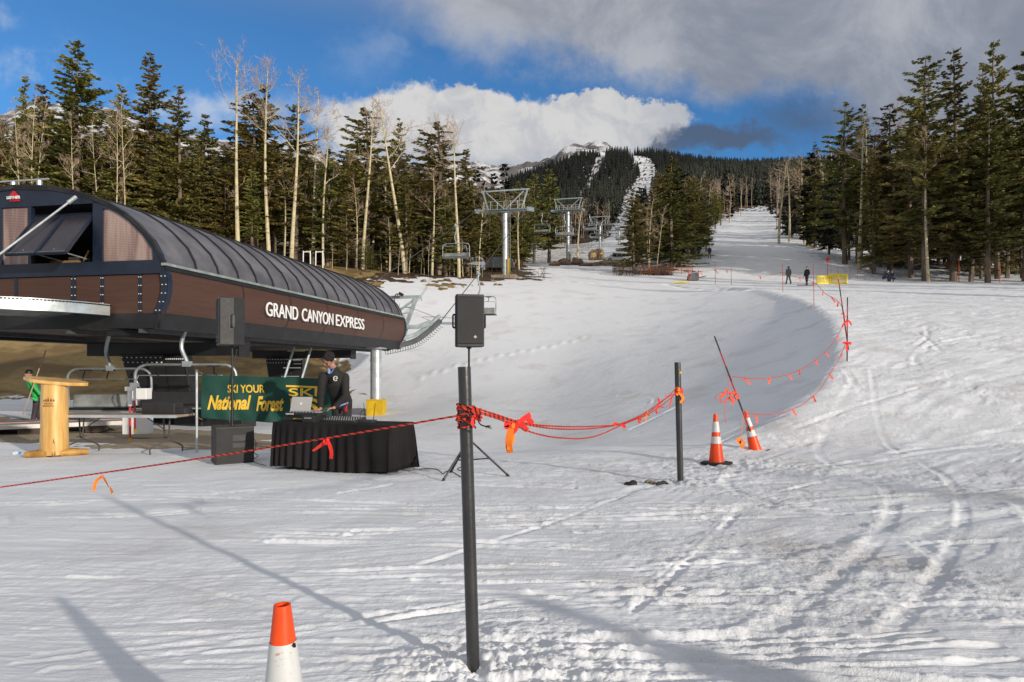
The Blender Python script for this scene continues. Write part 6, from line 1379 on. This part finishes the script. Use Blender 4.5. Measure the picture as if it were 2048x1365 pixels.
# ---------------------------------------------------------------- things at the terminal foot
root = thing('loading_ramp', 'long low loading ramp with pale edge and pink stripe at the left', 'ramp')
A, B = Vector((-15.5, 13.6, 0)), Vector((-9.9, 17.6, 0)); dv = (B-A).normalized(); sv = Vector((-dv.y, dv.x, 0)); up = Vector((0, 0, 1))
q = MB(); q.prism([A+up*.17, B+up*.17, B+sv*2.2+up*.17, A+sv*2.2+up*.17], up*.05); q.build('deck', mat('grey_matting', (.30, .29, .27), .8, bump=.5), root)
q = MB(); q.prism([A+up*.14-sv*.02, B+up*.14-sv*.02, B+up*.14+sv*.10, A+up*.14+sv*.10], up*.10); q.build('edge', mat('pale_rail', (.58, .56, .53), .5), root)
q = MB(); q.prism([A+up*.221+sv*1.0, B+up*.221+sv*1.0, B+up*.221+sv*1.12, A+up*.221+sv*1.12], up*.012); q.build('pink_stripe', mat('pink_paint', (.62, .30, .28), .7), root)
for k in range(5): c = A.lerp(B, .1+k*.2)+sv*.6; q = MB(); q.box(c+up*.06, (.5, 1.2, .16), rz=math.atan2(dv.y, dv.x)); q.build('timber', mat('dark_timber', (.07, .05, .035), .9), root)
for px, py0, py1, Y, lab in ((259.5, 778, 880, 14.8, 'red pole with white top leaning on the folding table, left one'), (269, 770, 862, 15.4, 'red pole with white top behind the folding table, right one')):
    a, b = P(px+1, py1, Y), P(px, py0, Y); root = thing('gate_pole', lab, 'pole', a, group='red poles by the folding table')
    q = MB(); q.tube([Vector((0, 0, .03)), (b-a)*.78], .022, 10); q.build('red_shaft', red, root, smooth=True)
    q = MB(); q.tube([(b-a)*.66, (b-a)], .045 if px < 262 else .03, 12); q.box((b-a), (.16, .1, .09)); q.build('white_head', white, root, smooth=False)
    q = MB(); q.tube([Vector((0, 0, -.04)), Vector((0, 0, .04))], .026, 10); q.build('yellow_tip', yel, root)
q = MB(); q.box(P(283, 788, 18.5), (.42, .3, .30)); o = q.build('control_box', white, bev=.02); tag(o, 'white box mounted behind the hanger of the lift chair', 'box')
q = MB(); q.box((0, 0, .2), (.55, .4, .4)); o = q.build('white_crate', white, bev=.02, loc=P(276, 868, 15.9), rz=.2); tag(o, 'white crate standing behind the legs of the folding table', 'crate')
q = MB(); q.tube([P(301, 777, 19.6), P(297, 794, 19.6)], .03, 8); o = q.build('lever', yel); tag(o, 'yellow lever in front of the black terminal support', 'lever')
q = MB(); q.box((0, 0, .10), (.62, .34, .20)); q.box((.35, 0, .05), (.3, .3, .10)); o = q.build('equipment_case', bplast, bev=.02, loc=(-6.55, 12.8, .728)); tag(o, 'black equipment cases lying on the right end of the folding table', 'case')
# handrail loops above the roof
for px, w_, lab in ((613.5, 7, 'left one of two white handrail loops above the terminal roof'), (638.5, 7, 'right one of two white handrail loops above the terminal roof')):
    Y = 57.; g = onG(px, Y); q = MB(); top = P(px, 504, Y); r_ = w_*Y/F; q.tube(curve_pts([g+Vector((-r_, 0, -.5)), Vector((g.x-r_, Y, top.z-.25)), Vector((g.x-r_*.7, Y, top.z-.03)), Vector((g.x+r_*.7, Y, top.z-.03)), Vector((g.x+r_, Y, top.z-.25)), g+Vector((r_, 0, -.5))], 5), .045, 8)
    o = q.build('handrail_loop', white, smooth=True); tag(o, lab, 'handrail', 'handrail loops')
# ---------------------------------------------------------------- vehicles
tyre = mat('tyre', (.015, .015, .015), .8); cglass = mat('car_glass', (.02, .025, .03), .12, spec=.8)
def make_car():
    root = thing('parked_car', 'x', 'car')
    side_ = [(-2.25, .35), (-2.28, .75), (-2.1, .98), (-1.35, 1.06), (-.75, 1.58), (-.3, 1.70), (1.5, 1.70), (1.95, 1.55), (2.2, 1.05), (2.27, .7), (2.22, .35)]
    q = MB(); q.prism([(x, -.88, z) for x, z in side_], (0, 1.76, 0)); body = q.build('body', None or _paint['white'], root, bev=.09)
    q = MB()
    for y in (-.885, .872):
        for pts in ([(-1.15, 1.08), (-.68, 1.50), (-.25, 1.60), (-.12, 1.60), (-.12, 1.08)], [(-.04, 1.08), (-.04, 1.60), (.75, 1.60), (.75, 1.08)], [(.83, 1.08), (.83, 1.60), (1.45, 1.60), (1.8, 1.45), (1.95, 1.10)]): q.prism([(x, y, z) for x, z in pts], (0, .013, 0))
    q.build('side_windows', cglass, root)
    for y0, pts in ((0, [(-1.33, 1.10), (-.80, 1.55)]), (0, [(2.16, 1.12), (1.98, 1.52)])):
        (x1, z1), (x2, z2) = pts; sx = -1 if x1 < 0 else 1; q = MB(); q.prism([(x1+sx*.012, -.74, z1+.01), (x1+sx*.012, .74, z1+.01), (x2+sx*.012, .66, z2+.01), (x2+sx*.012, -.66, z2+.01)], (sx*.012, 0, .006)); q.build('windscreen', cglass, root)
    for x in (-1.4, 1.4):
        for y in (-.9, .9):
            q = MB(); q.lathe([(.20, -.11), (.34, -.10), (.35, 0), (.34, .10), (.20, .11)], 20, Matrix.Translation((x, y, .34))@Matrix.Rotation(R(90), 4, 'X')); wl = q.build('wheel', tyre, root, smooth=True)
            q = MB(); q.lathe([(.0, -.115), (.21, -.11), (.21, .11), (.0, .115)], 14, Matrix.Translation((x, y, .34))@Matrix.Rotation(R(90), 4, 'X')); q.build('rim', galv, wl)
    for y in (-.66, .66):
        q = MB(); q.box((-2.24, y, .80), (.08, .34, .16)); q.build('headlight', mat('lamp_glass', (.6, .6, .62), .2), root); q = MB(); q.box((2.25, y, .92), (.08, .22, .26)); q.build('tail_light', red, root)
    q = MB(); q.box((-2.27, 0, .5), (.08, 1.5, .22)); q.box((2.27, 0, .5), (.08, 1.5, .22)); q.build('bumper', blk, root, bev=.02)
    return root
_paint = {k: mat('paint_'+k, c, .3, coat=.6, var=.03) for k, c in dict(white=(.72, .72, .72), blue=(.02, .035, .09), black=(.02, .02, .022), red=(.25, .02, .02), pale=(.42, .48, .50), teal=(.03, .07, .08), steel=(.20, .25, .32)).items()}
car0 = make_car(); first = True
for px, Y, py, rz, col, lab in ((1232, 128, 528, 0.15, 'white', 'white off-road car parked behind the dark drooping conifer'), (505, 80, None, .3, 'black', 'black parked car behind the tallest pale aspen'), (552, 82, None, .2, 'blue', 'dark blue parked car behind the tall aspens'), (668, 84, None, .1, 'red', 'dark red parked car in the shade of the left wood'),
     (752, 82, None, .0, 'teal', 'dark teal parked van in the shade right of the layered conifer'), (838, 80, None, .25, 'pale', 'pale silver parked car right of the leaning aspen'), (930, 80, None, .2, 'steel', 'blue grey parked car under the hanging chair'), (990, 81, None, .1, 'black', 'black parked car left of the first lift tower')):
    g = onG(px, Y)
    if first: o = car0; first = False; o.location = g; o.rotation_euler = (0, 0, rz); o['label'] = lab; o['group'] = 'parked cars'
    else:
        o = copy_tree(car0, g, rz, lab, 'parked cars')
        for k in kids(o):
            if k.name.startswith('body'): k.data = k.data.copy(); k.data.materials[0] = _paint[col]
# rocks, bales, fences, nets
rockm = mat('brown_rock', (.24, .16, .11), .9, var=.3, vs=1.2, bump=.8, bs=4); balem = mat('straw_bale', (.42, .30, .16), .9, var=.2, vs=2, bump=.6, bs=9)
def rock(p, s, lab, m_, name='rock', cat='rock', grp=None, seed=0, boxy=1.):
    rs = np.random.RandomState(seed); q = MB(); V = []; n1, n2 = 12, 18
    for i in range(n1+1):
        th = math.pi*i/n1
        for j in range(n2):
            ph = 2*math.pi*j/n2; d = np.array([math.sin(th)*math.cos(ph), math.sin(th)*math.sin(ph), math.cos(th)]); d2 = np.sign(d)*np.abs(d)**boxy
            r = 1+.35*fbm(np.array([d[0]*1.6+seed]), np.array([d[1]*1.6+d[2]*2.1]), 3, seed)[0]*1.6*boxy; V.append((d2[0]*s[0]*r, d2[1]*s[1]*r, d2[2]*s[2]*r))
    q.add(V, [(i*n2+j, (i+1)*n2+j, (i+1)*n2+(j+1) % n2, i*n2+(j+1) % n2) for i in range(n1) for j in range(n2)]); o = q.build(name, m_, smooth=True, loc=p, rz=seed); return tag(o, lab, cat, grp)
for px, Y, s, lab in ((1186, 150, (1.0, .9, 1.3), 'tan straw bale left of the third tower pole, left one'), (1199, 152, (1.0, .9, 1.35), 'tan straw bale left of the third tower pole, right one')): rock(onG(px, Y, s[2]*.8), s, lab, balem, 'straw_bale', 'bale', 'straw bales by the third tower', int(px), .6)
for px, Y, s, lab in ((664, 74, (1.1, .8, .9), 'tan boulder at the edge of the left wood'), (1128, 112, (1.3, 1, .9), 'brown boulder at the foot of the second tower'), (1155, 116, (1.5, 1, .9), 'dark brown boulder right of the second tower'), (1206, 100, (2.1, 1, .45), 'flat sunlit rock below the third tower'), (1178, 98, (1.4, .8, .4), 'low rock left of the flat sunlit one'), (1228, 97, (1.5, .9, .4), 'low rock right of the flat sunlit one'), (1250, 93, (1.6, .9, .4), 'low rock before the dark drooping conifer'), (1010, 74, (.7, .5, .3), 'small rock near the first tower foot'), (1110, 100, (1.2, .8, .5), 'rock left of the second tower foot')):
    rock(onG(px, Y, s[2]*.3), s, lab, rockm, seed=int(px))
rr = random.Random(8)
for k in range(26):
    px = rr.uniform(690, 1000); Y = rr.uniform(60, 68); sz = rr.uniform(.08, .25); rock(onG(px, Y, sz*.2), (sz*1.3, sz, sz*.6), 'small brown stone on the snow edge below the left wood', rockm, 'stone', 'stone', 'stones along the snow edge', k+1)
# brush under the trees right of the towers
q = MB(); 
for k in range(650):
    px = rr.uniform(1225, 1345) if k % 3 else rr.uniform(700, 1090); Y = rr.uniform(80, 86) if k % 3 else rr.uniform(68, 76); g = onG(px, Y); a = rr.uniform(0, 6.28); h = rr.uniform(.4, 1.5); d = Vector((math.cos(a)*.5*h, math.sin(a)*.5*h, h)); q.tube([g, g+d*.5+Vector((.05, 0, 0)), g+d], [.022, .015, .006], 3, cap=False)
o = q.build('brush', mat('brush_twigs', (.085, .055, .035), .9)); tag(o, 'low brown brush and dead twigs at the foot of the trees', 'brush', kind='stuff')
# orange fence behind the big conifer
onet = mat('orange_net', (.26, .06, .02), .8); root = thing('orange_fence', 'low orange net fence at the foot of the big full conifer', 'fence', onG(1330, 82))
fp = [onG(px, 81.5) for px in (1280, 1300, 1322, 1343, 1363, 1385)]; org = Vector(root.location)
for a, b in zip(fp[:-1], fp[1:]):
    q = MB()
    for z in (.25, .5, .75): q.beam(a-org+up*z, b-org+up*z, .02, .05)
    for t in np.linspace(0, 1, 8): c = a.lerp(b, t)-org; q.beam(c+up*.2, c+up*1.05, .02, .035, up=(0, 1, 0))
    q.build('net', onet, root)
for p in fp: q = MB(); q.tube([p-org-up*.2, p-org+up*1.5], .035, 6); q.build('post', onet, root)
# yellow net panels, sled, mat, signs
ynet = mat('yellow_net', (.80, .62, .005), .6, var=.05)
def netpanel(p0, p1, h, lab):
    p0, p1 = Vector(p0), Vector(p1); root = thing('net_panel', lab, 'net barrier', p0, group='yellow net panels'); d = p1-p0; q = MB()
    for z in (.0, h): q.beam(up*z, d+up*z, .05, .14)
    for t in (0, .5, 1): q.beam(d*t, d*t+up*h, .09, .09, up=(0, 1, 0))
    q.build('frame', ynet, root); q = MB()
    for z in np.arange(.12, h, .10): q.beam(up*z, d+up*z, .012, .025)
    for t in np.linspace(0, 1, 34): q.beam(d*t, d*t+up*h, .012, .03, up=(0, 1, 0))
    q.build('mesh', ynet, root)
netpanel(onG(1634, 66.3, .05), onG(1664, 67.5, .05), .72, 'left yellow net panel beside the snowboarder'); netpanel(onG(1660, 67.2, .1), onG(1694, 66.2, .1), .85, 'right yellow net panel beside the snowboarder')
g = onG(1385, 74); root = thing('sled', 'grey padded sled with red posts standing at the foot of the ski run', 'sled', g); q = MB(); q.prism([(-.55, -.5, 0), (.5, -.5, 0), (.6, -.5, .35), (.45, -.5, .85), (-.35, -.5, .75)], (0, 1.1, 0)); q.build('tub', mat('grey_canvas', (.12, .12, .13), .8, bump=.4), root, bev=.05)
q = MB(); q.tube([(.5, 0, .3), (1.4, -.2, .5)], .04, 6); q.build('drawbar', blk, root)
for x in (-.5, .55): q = MB(); q.tube([(x, -.4, 0), (x, -.4, 1.1)], .035, 6); q.build('post', red, root)
g = onG(1362, 67, .06); q = MB(); q.prism([g+Vector(v) for v in ((-.75, -.25, 0), (.2, -.35, .0), (.85, .1, .05), (.1, .4, .06), (-.6, .3, .04))], (0, 0, .14)); o = q.build('foam_mat', ynet, bev=.04); tag(o, 'yellow foam mat lying on the far lip of the bowl', 'mat')
g = onG(1655, 78); root = thing('round_sign', 'small red round sign on a thin pole behind the yellow panels', 'sign', g); q = MB(); zt = P(1655, 520, 78).z-g.z; q.tube([(0, 0, 0), (0, 0, zt)], .03, 6); q.build('pole', pred, root); q = MB(); q.lathe([(0, -.02), (.24, -.02), (.24, .02), (0, .02)], 20, Matrix.Translation((0, -.05, zt))@Matrix.Rotation(R(90), 4, 'X')); q.build('disc', red, root)
g = onG(1620, 122); q = MB(); q.tube([(0, 0, 0), (0, 0, .95)], .38, 14); q.tube([(0, 0, .95), (0, 0, 1.02)], .42, 14); o = q.build('yellow_drum', yel, smooth=True, loc=g); tag(o, 'yellow padded drum at the foot of the trees right of the run', 'drum')
for px, Y, pt, lab in ((1918, 71, 518, 'orange pole at the foot of the very tall full conifer'), (2000, 70.5, 528, 'orange pole with bright tip near the right edge')): marker(onG(px, Y, -.1), P(px, pt, Y), .045, lab, 4, m0=mat('orange_pole', (.75, .14, .03), .6), grp='orange poles at the right wood')
for k, (x0, x1) in enumerate(((1662, 1690), (1700, 1730))):
    for i in range(3): px = x0+(x1-x0)*i/2; marker(onG(px, 76, -.1), P(px, 524, 76), .018, 'thin dark red pole in the row behind the yellow panels', 3, m0=pred, grp='thin poles behind the yellow panels')
